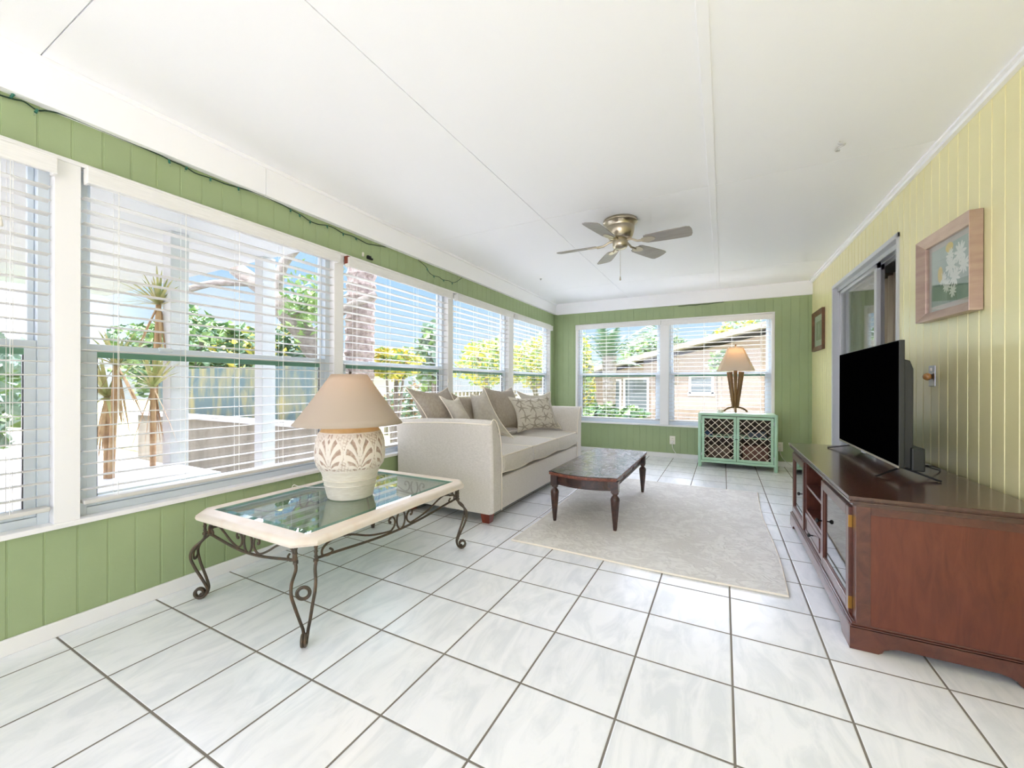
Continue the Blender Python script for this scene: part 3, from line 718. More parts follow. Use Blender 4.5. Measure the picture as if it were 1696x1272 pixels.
# arms: profile in (distance from outside, z), extruded along x with soft front corner
def arm(y_out,sgn,nm):
    prof=[(.025,ZB),(.165,ZB),(.165,.50),(.158,.58),(.140,.66),(.112,.73),(.085,.775),(.062,.792),(.035,.798),(.012,.790),(.000,.772),(.004,.72),(.012,.60),(.020,.40)]
    xs=[SX0,SX0+.01,SX0+.3,SX1-.25,SX1-.02,SX1+.004,SX1+.012]
    inset=[.015,0,0,0,0,.006,.016]
    rows=[]
    cx=sum(p[0] for p in prof)/len(prof)
    for x,ins in zip(xs,inset):
        t=(x-SX0)/(SX1-SX0); row=[]
        for d,z in prof:
            zz=z-(.03*(1-t) if z>.7 else 0)+(.012*math.sin(PI*t) if z>.7 else 0)
            dd=d; 
            if ins:
                dd=d+(ins if d<.08 else -ins); zz=zz+(-ins if z>.7 else (ins if z<.1 else 0))
            row.append((x,y_out+sgn*dd,zz))
        rows.append(row)
    mb=MB().grid(rows,closeu=True); n=len(prof)
    mb.f.append(tuple(range(n))); mb.f.append(tuple((len(rows)-1)*n+k for k in range(n-1,-1,-1)))
    a=obj('arm',mb,M['sofa'],sofa,smooth='auto')
    # piping: along outer top edge, down the front inner edge
    T=[]
    for k in range(12):
        t=k/11; x=SX0+.005+t*(SX1-.01-SX0); T.append((x,y_out+sgn*(-.002),.765-.03*(1-t)+.012*math.sin(PI*t)))
    inner=[(.000,.772),(.012,.792),(.035,.801),(.062,.795),(.088,.777),(.115,.732),(.143,.66),(.161,.58),(.168,.50),(.168,.35),(.167,ZB+.003)]
    path=T+[(SX1+.010,y_out+sgn*(d if d>0 else .002),z) for d,z in inner]
    obj('piping',MB().tube(path,.0045,6),M['piping'],a,smooth=True)
arm(SY0-.02,1,'near'); arm(SY1+.02,-1,'far')
# seat cushions
def cushion(y0,y1,label=None):
    x0,x1=SX0+.20,SX1-.002; z0,z1=.350,.500
    n=14; rows=[]
    def S(u): return u
    mb=MB()
    top=[];bot=[]
    for j in range(n+1):
        v=j/n; rt=[];rb=[]
        for i in range(n+1):
            u=i/n
            e=(max(0,1-(2*u-1)**6))*(max(0,1-(2*v-1)**6))
            dome=.036*math.sin(PI*u)**.7*math.sin(PI*v)**.7 if 0<u<1 and 0<v<1 else 0
            x=x0+(x1-x0)*u; y=y0+.004+(y1-y0-.008)*v
            rt.append((x,y,z1+dome)); rb.append((x,y,z0))
        top.append(rt);bot.append(rb)
    mb.grid(top); mb.grid([list(reversed(r)) for r in bot])
    def ring(G): return [G[0][i] for i in range(n+1)]+[G[j][n] for j in range(1,n+1)]+[G[n][i] for i in range(n-1,-1,-1)]+[G[j][0] for j in range(n-1,0,-1)]
    et,eb=ring(top),ring(bot); cx,cy=(x0+x1)/2,(y0+y1)/2
    def bul(E,k,z): return [(x+(.018*k if x>x1-.01 else (-.004*k if x<x0+.01 else 0)),y,z) for x,y,_ in E]
    eb=[(x,y,z+(.016 if x>x1-.01 else 0)*math.sin(PI*(y-y0)/(y1-y0))**2*-1+(.024 if x>x1-.01 else 0)) for x,y,z in eb]
    mb.grid([eb,bul(eb,1,z0+.04),bul(eb,1.2,(z0+z1)/2),bul(et,1,z1-.03),et],closeu=True)
    c=obj('seat_cushion',mb,M['cush'],sofa,smooth=True)
    obj('piping',MB().tube(et+[et[0]],.0055,6,caps=False).tube(eb+[eb[0]],.0055,6,caps=False),M['piping'],c,smooth=True)
for a,b in ((2.775,3.365),(3.37,3.96),(3.965,4.605)): cushion(a,b)
for x,y in ((SX1-.075,SY0+.075),(SX1-.075,SY1-.075),(SX0+.10,SY0+.075),(SX0+.10,SY1-.075)):
    mb=MB(); vs=[]
    for z,h in ((0,.030),(ZB+.003,.043)): vs+=[(x-h,y-h,z),(x+h,y-h,z),(x+h,y+h,z),(x-h,y+h,z)]
    mb.add(vs,[(0,3,2,1),(4,5,6,7),(0,1,5,4),(1,2,6,5),(2,3,7,6),(3,0,4,7)])
    obj('foot',mb,M['footwood'],sofa,bevel=.003)

# pillows (back cushions are loose)
make_pillow('back_pillow','largest taupe back pillow leaning at the window end of the sofa, nearest the table lamp','pillow',(-2.40,2.635,1.045),(-2.33,3.14,1.035),(-2.20,2.80,.53),(-2.12,3.30,.53),.12,M['taupe'],seed=1,wr=.12)
make_pillow('back_pillow','middle taupe back pillow with two pointed corners, behind the grey piped pillow','pillow',(-2.27,3.67,1.045),(-2.26,4.33,1.035),(-2.10,3.60,.53),(-2.06,4.22,.53),.12,M['taupe'],seed=2,wr=.12)
make_pillow('back_pillow','grey taupe back pillow in the far arm corner, behind the starfish pillow','pillow',(-2.22,4.38,.985),(-1.90,4.68,.975),(-2.02,4.25,.53),(-1.72,4.60,.53),.08,M['greyp'],seed=3)
make_pillow('back_pillow','dark taupe pillow tucked low behind the small pale pillow','pillow',(-2.36,3.22,.99),(-2.30,3.60,.97),(-2.18,3.18,.53),(-2.14,3.56,.53),.06,M['taupe'],seed=4,wr=.12)
make_pillow('throw_pillow','small pale pillow with cream piping in front of the largest taupe pillow','pillow',(-2.18,2.82,.965),(-2.08,2.96,.955),(-2.02,2.86,.66),(-1.90,3.02,.64),.075,M['greyp'],seed=5,wr=.15)
o,F,nrm=make_pillow('throw_pillow','pale grey piped pillow seen edge-on in the middle of the sofa','pillow',(-2.26,3.42,.985),(-2.10,3.42,1.04),(-2.20,3.36,.54),(-1.80,3.50,.54),.095,M['greyp'],seed=6)
# starfish pillow
tl,tr,bl,br=(-2.075,3.89,.93),(-1.83,4.44,.93),(-1.96,3.90,.535),(-1.72,4.49,.535)
tl=Vector((-2.10,3.93,.932));tr=Vector((-1.80,4.39,.936));bl=Vector((-1.985,3.945,.54));br=Vector((-1.73,4.50,.54))
o,F,nrm=make_pillow('starfish_pillow','cream square pillow printed with taupe starfish, leaning near the far arm','pillow',tl,tr,bl,br,.085,M['starf'],seed=7,pipe=False,wr=.05,pinch=.08)
n=len(F)-1
def on(u,v,off=.0022):
    u=min(max(u,.01),.99);v=min(max(v,.01),.99)
    i=min(int(u*n),n-1);j=min(int(v*n),n-1);a=u*n-i;b=v*n-j
    return (F[j][i]*(1-a)+F[j][i+1]*a)*(1-b)+(F[j+1][i]*(1-a)+F[j+1][i+1]*a)*b+nrm*off
mb=MB(); rn=random.Random(11)
for gx in range(4):
    for gy in range(4):
        cu=.13+.25*gx+rn.uniform(-.03,.03)+(.06 if gy%2 else 0); cv=.13+.25*gy+rn.uniform(-.03,.03); ph=rn.random()*6; R=.145
        for k in range(5):
            a=ph+2*PI*k/5; bend=rn.uniform(-.35,.35); prev=None; L=[];Rr=[]
            for q in range(7):
                t=q/6; aa=a+bend*t; u=cu+R*t*math.cos(aa); v=cv+R*t*math.sin(aa); wd=.022*(1-t*.75)
                L.append(on(u-wd*math.sin(aa),v+wd*math.cos(aa))); Rr.append(on(u+wd*math.sin(aa),v-wd*math.cos(aa)))
            mb.grid([[tuple(p) for p in L],[tuple(p) for p in Rr]])
obj('starfish_print',mb,M['star'],o,label='taupe starfish print')

# ------------------------------------------------------------------ dark coffee table
CT=thing('coffee_table','worn dark wooden coffee table with bowed ends and turned fluted legs on the rug','coffee table',(-.935,3.54,0))
cx0,cx1,cy0_,cy1_=-1.19,-.667,2.895,4.17; zt=.402
def bowed(x0,x1,y0,y1,bow,n=14):
    P=[]
    for i in range(n+1):
        t=i/n; e=math.sin(PI*t)
        s_=min(1,max(0,(t-.06)/.88)); e=math.sin(PI*s_)**.8 if 0<s_<1 else 0
        P.append((x0+(x1-x0)*t,y0-bow*e))
    for i in range(n+1):
        t=1-i/n; s_=min(1,max(0,(t-.06)/.88)); e=math.sin(PI*s_)**.8 if 0<s_<1 else 0
        P.append((x0+(x1-x0)*t,y1+bow*e))
    return P
mb=MB().prism(bowed(cx0,cx1,cy0_,cy1_,.055),'z',zt-.006,zt); obj('tabletop',mb,M['dtop'],CT,bevel=.002)
mb=MB().prism(bowed(cx0+.002,cx1-.002,cy0_+.002,cy1_-.002,.055),'z',zt-.024,zt-.006); mb.prism(bowed(cx0+.010,cx1-.010,cy0_+.010,cy1_-.010,.052),'z',zt-.032,zt-.024)
obj('top_edge',mb,M['dedge'],CT,bevel=.003,label='worn reddish moulded edge')
mb=MB().prism(bowed(cx0+.045,cx1-.045,cy0_+.045,cy1_-.045,.045),'z',zt-.105,zt-.03); mb.prism(bowed(cx0+.041,cx1-.041,cy0_+.041,cy1_-.041,.046),'z',zt-.107,zt-.097)
obj('apron',mb,M['dwood'],CT,bevel=.002)
mb=MB()
for k in range(3):
    a=cy0_+.11+k*.36; 
    for (p,q,r_,s_) in ((a,a+.32,zt-.05,zt-.045),(a,a+.32,zt-.092,zt-.087),(a,a+.005,zt-.092,zt-.045),(a+.315,a+.32,zt-.092,zt-.045)): mb.box(cx1-.046,cx1-.041,p,q,r_,s_)
obj('drawer_moulding',mb,M['dedge'],CT)
for x,y in ((-1.158,2.945),(-.692,2.945),(-1.165,4.12),(-.70,4.12)):
    lz=.012
    mb=MB().box(x-.026,x+.026,y-.026,y+.026,zt-.115,zt-.032)
    prof=[(.020,zt-.113),(.024,zt-.118),(.026,zt-.124),(.018,zt-.130),(.0165,zt-.138),(.024,zt-.146),(.031,zt-.158),(.033,zt-.170),(.031,zt-.182)]
    # fluted taper
    nn=32; rows=[]
    for r_,z in prof: rows.append([(x+r_*math.cos(2*PI*k/nn),y+r_*math.sin(2*PI*k/nn),z) for k in range(nn)])
    for t in [i/8 for i in range(9)]:
        z=zt-.19-(zt-.19-lz-.035)*t; R=.031-.015*t
        rows.append([(x+(R-.003*(k%4==0)*(0<t<1))*math.cos(2*PI*k/nn),y+(R-.003*(k%4==0)*(0<t<1))*math.sin(2*PI*k/nn),z) for k in range(nn)])
    for r_,z in ((.0165,lz+.03),(.014,lz+.012),(.012,lz+.0)): rows.append([(x+r_*math.cos(2*PI*k/nn),y+r_*math.sin(2*PI*k/nn),z) for k in range(nn)])
    mb.grid(rows,closeu=True); b=len(mb.v)-nn; mb.f.append(tuple(range(b,b+nn)))
    obj('leg',mb,M['dwood'],CT,smooth='auto')

# ------------------------------------------------------------------ iron glass-topped table
IT=thing('glass_table','low wrought-iron table with a travertine rim and glass top, holding the big lamp','table',(-1.90,1.63,0))
ix0,ix1,iy0,iy1=-2.335,-1.465,1.03,2.225; it=.44
def chamf(x0,x1,y0,y1,c): return [(x0+c,y0),(x1-c,y0),(x1,y0+c),(x1,y1-c),(x1-c,y1),(x0+c,y1),(x0,y1-c),(x0,y0+c)]
def rim(inset,c,z,gi):
    return [(x,y,z) for x,y in chamf(ix0+inset,ix1-inset,iy0+inset,iy1-inset,c)]
gx0,gx1,gy0,gy1=ix0+.078,ix1-.078,iy0+.078,iy1-.078
prof=[(.014,.072,it-.038),(.004,.07,it-.033),(0,.07,it-.022),(.003,.07,it-.010),(.012,.068,it-.002),(.022,.066,it)]
rows=[rim(a,c,z,0) for a,c,z in prof]
def inner(z,e=0): # inner rectangle as 8 pts matched to chamfer points
    a,b,c,d=gx0-e,gx1+e,gy0-e,gy1+e
    return [(a,c,z),(b,c,z),(b,c,z),(b,d,z),(b,d,z),(a,d,z),(a,d,z),(a,c,z)]
def inner2(z): # slightly spread duplicates so faces stay valid
    a,b,c,d=gx0,gx1,gy0,gy1; e=.0005
    return [(a+e,c,z),(b-e,c,z),(b,c+e,z),(b,d-e,z),(b-e,d,z),(a+e,d,z),(a,d-e,z),(a,c+e,z)]
rows+= [inner2(it),inner2(it-.012),inner2(it-.038)]
rows.append(rows[0])
mb=MB().grid(rows,closeu=True)
obj('stone_rim',mb,M['stone'],IT,smooth='auto')
g=MB().box(gx0+.001,gx1-.001,gy0+.001,gy1-.001,it-.011,it-.003); gl=obj('glass_top',g,M['tglass'],IT)
mb=MB() # bevelled green band on the glass edge
bw=.030
for (a0,a1,b0,b1) in ((gx0,gx1,gy0,gy0+.004),(gx0,gx1,gy1-.004,gy1),(gx0,gx0+.004,gy0,gy1),(gx1-.004,gx1,gy0,gy1)): mb.box(a0+.0005,a1-.0005,b0+.0005,b1-.0005,it-.0115,it-.002)
obj('bevelled_edge',mb,M['tedge'],gl,label='green bevelled glass edge')
mb=MB()
z1=it-.0028
mb.add([(gx0+.004,gy0+.004,z1),(gx1-.004,gy0+.004,z1),(gx1-.004,gy1-.004,z1),(gx0+.004,gy1-.004,z1),(gx0+bw,gy0+bw,z1+.0015),(gx1-bw,gy0+bw,z1+.0015),(gx1-bw,gy1-bw,z1+.0015),(gx0+bw,gy1-bw,z1+.0015)],[(0,1,5,4),(1,2,6,5),(2,3,7,6),(3,0,4,7)])
obj('bevel_band',mb,glassmat('bevel_glass',(.30,.66,.56),fac=3),gl)
ir=.0065; zr=.335
def leg_at(cx,cy,dx,dy):
    d=Vector((dx,dy,0)).normalized(); p=Vector((-d.y,d.x,0)); C=Vector((cx,cy,0))
    mb=MB()
    zt_=it-.036
    for s_ in (-1,1):
        W=.038*s_
        path=[C+p*W+Vector((0,0,zt_)),C+p*W+Vector((0,0,zr+.02)),C+p*W+Vector((0,0,zr-.005)),C+p*W*.95+d*.008+Vector((0,0,zr-.03)),
              C+p*W*1.15+d*.045+Vector((0,0,zr-.065)),C+p*W*1.12+d*.058+Vector((0,0,zr-.105)),C+p*W*.85+d*.045+Vector((0,0,zr-.16)),C+p*W*.5+d*.015+Vector((0,0,.10)),
              C+p*W*.26+d*.0+Vector((0,0,.055)),C+p*W*.18+d*.004+Vector((0,0,.028))]
        path=smoothpath(path,5)
        # scroll foot curling outward
        c=C+d*.033+Vector((0,0,.034)); R=.028
        for k in range(1,23):
            a=PI+.25+k/22*(2*PI*1.25); rr=R*(1-.60*k/22)
            path.append(c+p*W*.15+d*(rr*math.cos(a))+Vector((0,0,rr*math.sin(a))))
        mb.tube(path,ir,8)
        mb.tube([C+p*W+Vector((0,0,zr+.005)),C+p*W+Vector((0,0,zr-.004))],.0105,10)
        for zz in (.35,.37,.39): mb.tube([C+p*W+Vector((0,0,zz)),C+p*W+Vector((0,0,zz+.004))],.0085,8)
    # ring between the rods
    c=C+d*.052+Vector((0,0,zr-.105)); mb.tube(arc(c,.026,0,2*PI,24,p,(d*.0+Vector((0,0,1)))),.0045,8,caps=False)
    mb.tube(arc(c,.019,0,2*PI,24,p,Vector((0,0,1))),.003,8,caps=False)
    return obj('leg',mb,M['iron'],IT,smooth='auto')
li=.062
corners=[(ix0+li,iy0+li,-1,-1),(ix1-li,iy0+li,1,-1),(ix1-li,iy1-li,1,1),(ix0+li,iy1-li,-1,1)]
for c in corners: leg_at(*c)
def side(a,b):
    a=Vector(a);b=Vector(b);L=(b-a).length;u=(b-a).normalized();Z=Vector((0,0,1)); mid=(a+b)/2
    mb=MB(); zm=it-.135; ze=zr+.005
    rail=[a+Z*ze]+[a+u*(L*t)+Z*(ze-(ze-zm)*math.sin(PI*t)**1.3) for t in [k/16 for k in range(1,16)]]+[b+Z*ze]
    mb.tube(rail,.0062,8)
    zc=(zm+it-.038)/2; rz=(it-.038-zm)/2; 
    mb.tube([mid+u*(.030*math.cos(t))+Z*(zc+rz*.98*math.sin(t)) for t in [2*PI*k/28 for k in range(29)]],.005,8,caps=False)
    for s_ in (-1,1):
        w=u*s_; H=L/2
        # big scroll next to the ring, S-curve out to a small scroll near the leg
        path=[]; c=mid+w*.063+Z*(zc+.008)
        for k in range(20):
            q=k/19; a_=-PI*.2+q*2*PI*1.05; rr=.010+.022*q
            path.append(c+w*(rr*math.cos(a_))+Z*(rr*math.sin(a_)))
        path=path[:]  # ends near the outer/lower side
        e=[mid+w*.105+Z*(zc-.010),mid+w*.09+Z*(zm+.012)]
        tail=[mid+w*.040+Z*(zc+.012)]
        S=[mid+w*.046+Z*(zc-.012),mid+w*.062+Z*(zm+.018),mid+w*.09+Z*(zm+.013),mid+w*(H*.42)+Z*(zm+.035),mid+w*(H*.62)+Z*(it-.062),mid+w*(H*.76)+Z*(it-.047),mid+w*(H*.87)+Z*(it-.052),mid+w*(H*.93)+Z*(it-.072),mid+w*(H*.93)+Z*(it-.098),mid+w*(H*.87)+Z*(it-.108),mid+w*(H*.83)+Z*(it-.096),mid+w*(H*.86)+Z*(it-.082)]
        cc=mid+w*.072+Z*(zc+.012)
        spiral=[cc+w*((.006+.020*k/17)*math.cos(-.3+k/17*2*PI*1.1))+Z*((.006+.020*k/17)*math.sin(-.3+k/17*2*PI*1.1)) for k in range(18)]
        # orient the spiral so that it ends on the ring side
        end=spiral[-1]
        mb.tube(smoothpath([cc+w*(.006*math.cos(t))+Z*(.006*math.sin(t)) for t in (0.0,)]+[cc+w*(rr*math.cos(t))+Z*(rr*math.sin(t)) for rr,t in ((.008,-1.2),(.013,-.2),(.018,.9),(.022,2.0),(.026,3.1))]+S,4),.0048,8)
    return obj('scroll_rail',mb,M['iron'],IT,smooth='auto')
q=.028
side((ix0+li+q,iy0+li-.02,0),(ix1-li-q,iy0+li-.02,0)); side((ix1-li+.02,iy0+li+q,0),(ix1-li+.02,iy1-li-q,0)); side((ix0+li+q,iy1-li+.02,0),(ix1-li-q,iy1-li+.02,0)); side((ix0+li-.02,iy0+li+q,0),(ix0+li-.02,iy1-li-q,0))

# ------------------------------------------------------------------ big clay lamp
LX,LY=-1.868,1.612; lz=it-.003
lamp=thing('table_lamp','large whitewashed clay urn lamp with a wide beige cone shade on the glass table','table lamp',(LX,LY,lz))
def clay_mat():
    m,nt,b=nodes('whitewashed_carved_clay'); N=nt.nodes; L=nt.links
    at=N.new('ShaderNodeAttribute'); at.attribute_name='relief'
    tc=N.new('ShaderNodeTexCoord'); no=N.new('ShaderNodeTexNoise'); no.inputs['Scale'].default_value=60; no.inputs['Detail'].default_value=4; L.new(tc.outputs['Object'],no.inputs[0])
    ad=N.new('ShaderNodeMath'); ad.operation='MULTIPLY_ADD'; L.new(no.outputs['Fac'],ad.inputs[0]); ad.inputs[1].default_value=.9; L.new(at.outputs['Fac'],ad.inputs[2])
    r=N.new('ShaderNodeValToRGB'); e=r.color_ramp.elements; e[0].position=.45; e[0].color=rgb(lin((164,140,124))); e[1].position=.95; e[1].color=rgb(lin((226,218,206))); k=e.new(.68); k.color=rgb(lin((190,172,156)))
    L.new(ad.outputs[0],r.inputs[0]); L.new(r.outputs[0],b.inputs['Base Color']); b.inputs['Roughness'].default_value=.8
    bu=N.new('ShaderNodeBump'); bu.inputs['Distance'].default_value=.0015; bu.inputs['Strength'].default_value=.4; L.new(no.outputs['Fac'],bu.inputs['Height']); L.new(bu.outputs[0],b.inputs['Normal'])
    return m
def relief(th,t):
    """carved palmettes; th 0..2pi, t 0..1 up the band. returns 0..1 (1 raised)"""
    nb=7; c=(th/(2*PI)*nb)%1-.5           # -.5..+.5 inside one motif
    x=c*2*.9; y=t
    # outer heart/leaf outline
    wv=.82*math.sin(PI*min(1,max(0,y*.92+.06)))**.75
    v=.35
    d=abs(abs(x)-wv)
    if d<.055: v=1
    if abs(x)<wv-.05:
        # ribs curving outwards from the base
        rr=math.hypot(x,y-.04); aa=math.atan2(y-.04,abs(x)+1e-6)
        s_=math.sin(aa*15+rr*9)
        v=.92 if s_>-.1 else .12
        if abs(abs(x)-.20*(y+.05))<.035: v=1
        if y>.55 and abs(x)+abs(y-.80)*1.3<.20: v=1 if abs(abs(x)+abs(y-.80)*1.3-.15)<.05 else .2
        if rr<.16: v=1 if math.sin(rr*70)>0 else .2
    else:
        v=max(v,.3+.4*(math.sin(th*53+y*31)*math.sin(y*47-th*20)>.2))
    return v
prof=[(.176,.185),(.184,.215),(.186,.245),(.185,.28),(.181,.315),(.173,.345),(.160,.370)]
def profr(z):
    for (r0,z0),(r1,z1_) in zip(prof,prof[1:]):
        if z<=z1_: 
            t=(z-z0)/(z1_-z0); return r0+(r1-r0)*t
    return prof[-1][0]
mb=MB(); NT,NZ=420,110; rows=[]; rel=[]
for j in range(NZ+1):
    t=j/NZ; z=.158+t*.212; r0=profr(max(z,.185)) if z>.185 else .158+(z-.158)/.027*.018
    row=[]
    for i in range(NT):
        th=2*PI*i/NT; v=relief(th,t) if .03<t<.97 else .9
        rel.append(v); rr=r0+.0035*(v-.6)
        row.append((LX+rr*math.cos(th),LY+rr*math.sin(th),lz+z))
    rows.append(row)
mb.grid(rows,closeu=True)
band=obj('carved_band',mb,clay_mat(),lamp,smooth=True)
at=band.data.attributes.new('relief','FLOAT','POINT'); at.data.foreach_set('value',rel)
mb=MB().lathe([(.001,0),(.110,0),(.119,.004),(.122,.012),(.130,.045),(.137,.075),(.139,.078),(.137,.081),(.143,.105),(.146,.108),(.143,.111),(.149,.135),(.157,.155),(.159,.158),(.155,.162)],(LX,LY,lz),64)
M['lowclay']=mat('smooth_white_clay',lin((228,222,208)),.75,c2=lin((218,210,194)),scale=25,stretch=(1,1,5),bump=.2)
obj('base',mb,M['lowclay'],lamp,smooth='auto')
M['upclay']=mat('smooth_ochre_clay',lin((214,186,142)),.6,c2=lin((204,172,124)),scale=20,bump=.15)
mb=MB().lathe([(.160,.368),(.150,.385),(.125,.402),(.098,.414),(.092,.418),(.094,.424),(.090,.430),(.093,.436),(.088,.442),(.05,.443)],(LX,LY,lz),64)
obj('neck',mb,M['upclay'],lamp,smooth='auto')
obj('harp',MB().tube([(LX,LY,lz+.44),(LX,LY,lz+.50)],.012,10).tube([(LX-.012,LY,lz+.46),(LX-.05,LY,lz+.52),(LX-.055,LY,lz+.60),(LX-.02,LY,lz+.68),(LX,LY,lz+.69)],.002,6).tube([(LX+.012,LY,lz+.46),(LX+.05,LY,lz+.52),(LX+.055,LY,lz+.60),(LX+.02,LY,lz+.68),(LX,LY,lz+.69)],.002,6),M['nickel'],lamp)
def shade_mat(name,c,tr=.45):
    m=bpy.data.materials.new(name); m.use_nodes=True; nt=m.node_tree; N=nt.nodes; L=nt.links; N.clear()
    out=N.new('ShaderNodeOutputMaterial'); mx=N.new('ShaderNodeMixShader'); mx.inputs[0].default_value=tr
    d=N.new('ShaderNodeBsdfDiffuse'); t=N.new('ShaderNodeBsdfTranslucent'); d.inputs[0].default_value=rgb(c); t.inputs[0].default_value=rgb((c[0],c[1]*.86,c[2]*.66))
    L.new(d.outputs[0],mx.inputs[1]); L.new(t.outputs[0],mx.inputs[2]); L.new(mx.outputs[0],out.inputs[0]); return m
M['shade']=shade_mat('beige_linen_shade',lin((204,192,176)),.3)
zs0,zs1=lz+.408,lz+.685
mb=MB(); rows=[]
for k in range(9):
    t=k/8; rr=.292+(.096-.292)*(t**.94); rows.append([(LX-.012+rr*math.cos(a),LY+rr*math.sin(a),zs0+(zs1-zs0)*t) for a in [2*PI*i/64 for i in range(64)]])
mb.grid(rows,closeu=True)
o=obj('lamp_shade',mb,M['shade'],lamp,smooth=True); sm=o.modifiers.new('s','SOLIDIFY'); sm.thickness=.002
fin=MB().tube([(LX-.096-.012,LY,zs1-.004),(LX+.084,LY,zs1-.004)],.002,6).lathe([(.004,-.004),(.008,.003),(.006,.008),(.009,.014),(.001,.018)],(LX-.005,LY,zs1),12)
obj('finial',fin,M['black'],lamp,smooth='auto')
def bulbobj(parent,x,y,z,r=.028,power=6,col=(1,.72,.42)):
    mb=MB().ball((x,y,z),r,10,1.25)
    e=mat('warm_lit_bulb',(1,.8,.5),.5,emis=power,emc=col)
    obj('light_bulb',mb,e,parent,smooth=True)
bulbobj(lamp,LX,LY,lz+.60,power=22)
mb=MB().tube(smoothpath([(LX-.11,LY+.05,lz+.006),(LX-.20,LY+.05,lz+.006),(gx0-.01,LY-.02,it+.004),(ix0-.006,LY-.03,it-.002),(ix0-.02,LY-.03,.30),(XL+.06,LY+.1,.012),(XL+.05,LY+.6,.006)],6),.0022,6)
obj('cord',mb,M['cord'],lamp,smooth=True)

# ------------------------------------------------------------------ mint rattan cabinet
CB=thing('rattan_cabinet','mint green rattan cabinet with two lattice doors under the right back window','cabinet',(.15,6.03,0))
bx0,bx1,by0,by1,bz=-.292,.591,5.835,6.24,.705
pr_=.021
for x in (bx0+pr_,bx1-pr_):
    for y in (by0+pr_,by1-pr_):
        obj('leg',MB().lathe([(.001,0),(pr_*.9,0),(pr_,.004),(pr_,bz-.02),(pr_*.9,bz-.006),(.001,bz-.003)],(x,y,0),16),M['mint'],CB,smooth='auto')
mb=MB()
for y in (by0+pr_,by1-pr_):
    for z in (bz-.022,.075): mb.tube([(bx0+pr_,y,z),(bx1-pr_,y,z)],.0175,12)
for x in (bx0+pr_,bx1-pr_):
    for z in (bz-.022,.075): mb.tube([(x,by0+pr_,z),(x,by1-pr_,z)],.0175,12)
obj('rail_frame',mb,M['mint'],CB,smooth='auto')
obj('top_board',MB().box(bx0+.02,bx1-.02,by0+.02,by1-.02,bz-.022,bz-.004),M['mint'],CB,bevel=.002)
mb=MB().box(bx0+.03,bx1-.03,by1-.03,by1-.022,.08,bz-.03).box(bx0+.028,bx0+.036,by0+.03,by1-.02,.08,bz-.03).box(bx1-.036,bx1-.028,by0+.03,by1-.02,.08,bz-.03).box(bx0+.03,bx1-.03,by0+.03,by1-.02,.075,.085)
obj('carcass',mb,M['cabin'],CB)
obj('shelf',MB().box(bx0+.035,bx1-.035,by0+.045,by1-.03,.39,.402),M['mint'],CB)
xm=(bx0+bx1)/2
for a,b,hs in ((bx0+.045,xm-.002,1),(xm+.002,bx1-.045,-1)):
    z0,z1=.095,bz-.045; fw=.030; mb=MB()
    yf0,yf1=by0+.006,by0+.026
    mb.box(a,a+fw,yf0,yf1,z0,z1); mb.box(b-fw,b,yf0,yf1,z0,z1); mb.box(a+fw,b-fw,yf0,yf1,z0,z0+fw); mb.box(a+fw,b-fw,yf0,yf1,z1-fw,z1)
    d=obj('door',mb,M['mint'],CB,bevel=.003)
    mb=MB(); A,B,C_,D=a+fw,b-fw,z0+fw,z1-fw; sp=.088; Wd,Hd=B-A,D-C_
    for sg in (1,-1):
        c=-Hd
        while c<Wd:
            # line x=c+t , z=t (slope ~1)
            t0=max(0,-c); t1=min(Hd,Wd-c)
            if t1-t0>.01:
                p0=(A+c+t0,C_+t0) if sg==1 else (B-(c+t0),C_+t0); p1=(A+c+t1,C_+t1) if sg==1 else (B-(c+t1),C_+t1)
                yy=yf0+.008+(.004 if sg==1 else 0); mb.tube([(p0[0],yy,p0[1]),(p1[0],yy,p1[1])],.0042,6)
            c+=sp
    obj('lattice',mb,M['lattice'],d,label='cream rattan lattice')
    mb=MB()
    for zz in (z0+.07,z1-.07):
        xx=a-.004 if hs==1 else b+.004; mb.tube([(xx,yf0,zz-.02),(xx,yf0,zz+.02)],.004,8)
    obj('hinge',mb,M['frameg'],d)
obj('latch',MB().box(xm-.016,xm+.016,by0+.001,by0+.006,.372,.379),M['dark'],CB)
# things on the cabinet shelves
def sbox(name,label,cat,x0,x1,y0,y1,z0,z1,c,group=None):
    m_=mat(name+'_colour',lin(c),.7); o=obj(name,MB().box(x0,x1,y0,y1,z0,z1),m_,bevel=.004); tag(o,label,cat,group)
sbox('game_box','dark blue box on the upper shelf at the left inside the mint cabinet','box',-.215,-.12,5.95,6.12,.402,.452,(40,70,110))
sbox('game_box','slate grey box on the upper shelf at the right inside the mint cabinet','box',.28,.48,5.95,6.12,.402,.47,(92,100,112))
sbox('game_box','brown-red box on the lower shelf behind the right lattice door','box',.22,.50,5.93,6.14,.085,.30,(120,84,72))
sbox('game_box','brown box on the lower shelf behind the left lattice door','box',-.18,.08,5.93,6.14,.085,.27,(104,86,70))

# bamboo lamp
BX,BY,BZ=.140,6.02,bz-.001
bl_=thing('bamboo_lamp','bamboo bundle table lamp with a cream cut-corner shade on the mint cabinet','table lamp',(BX,BY,BZ))
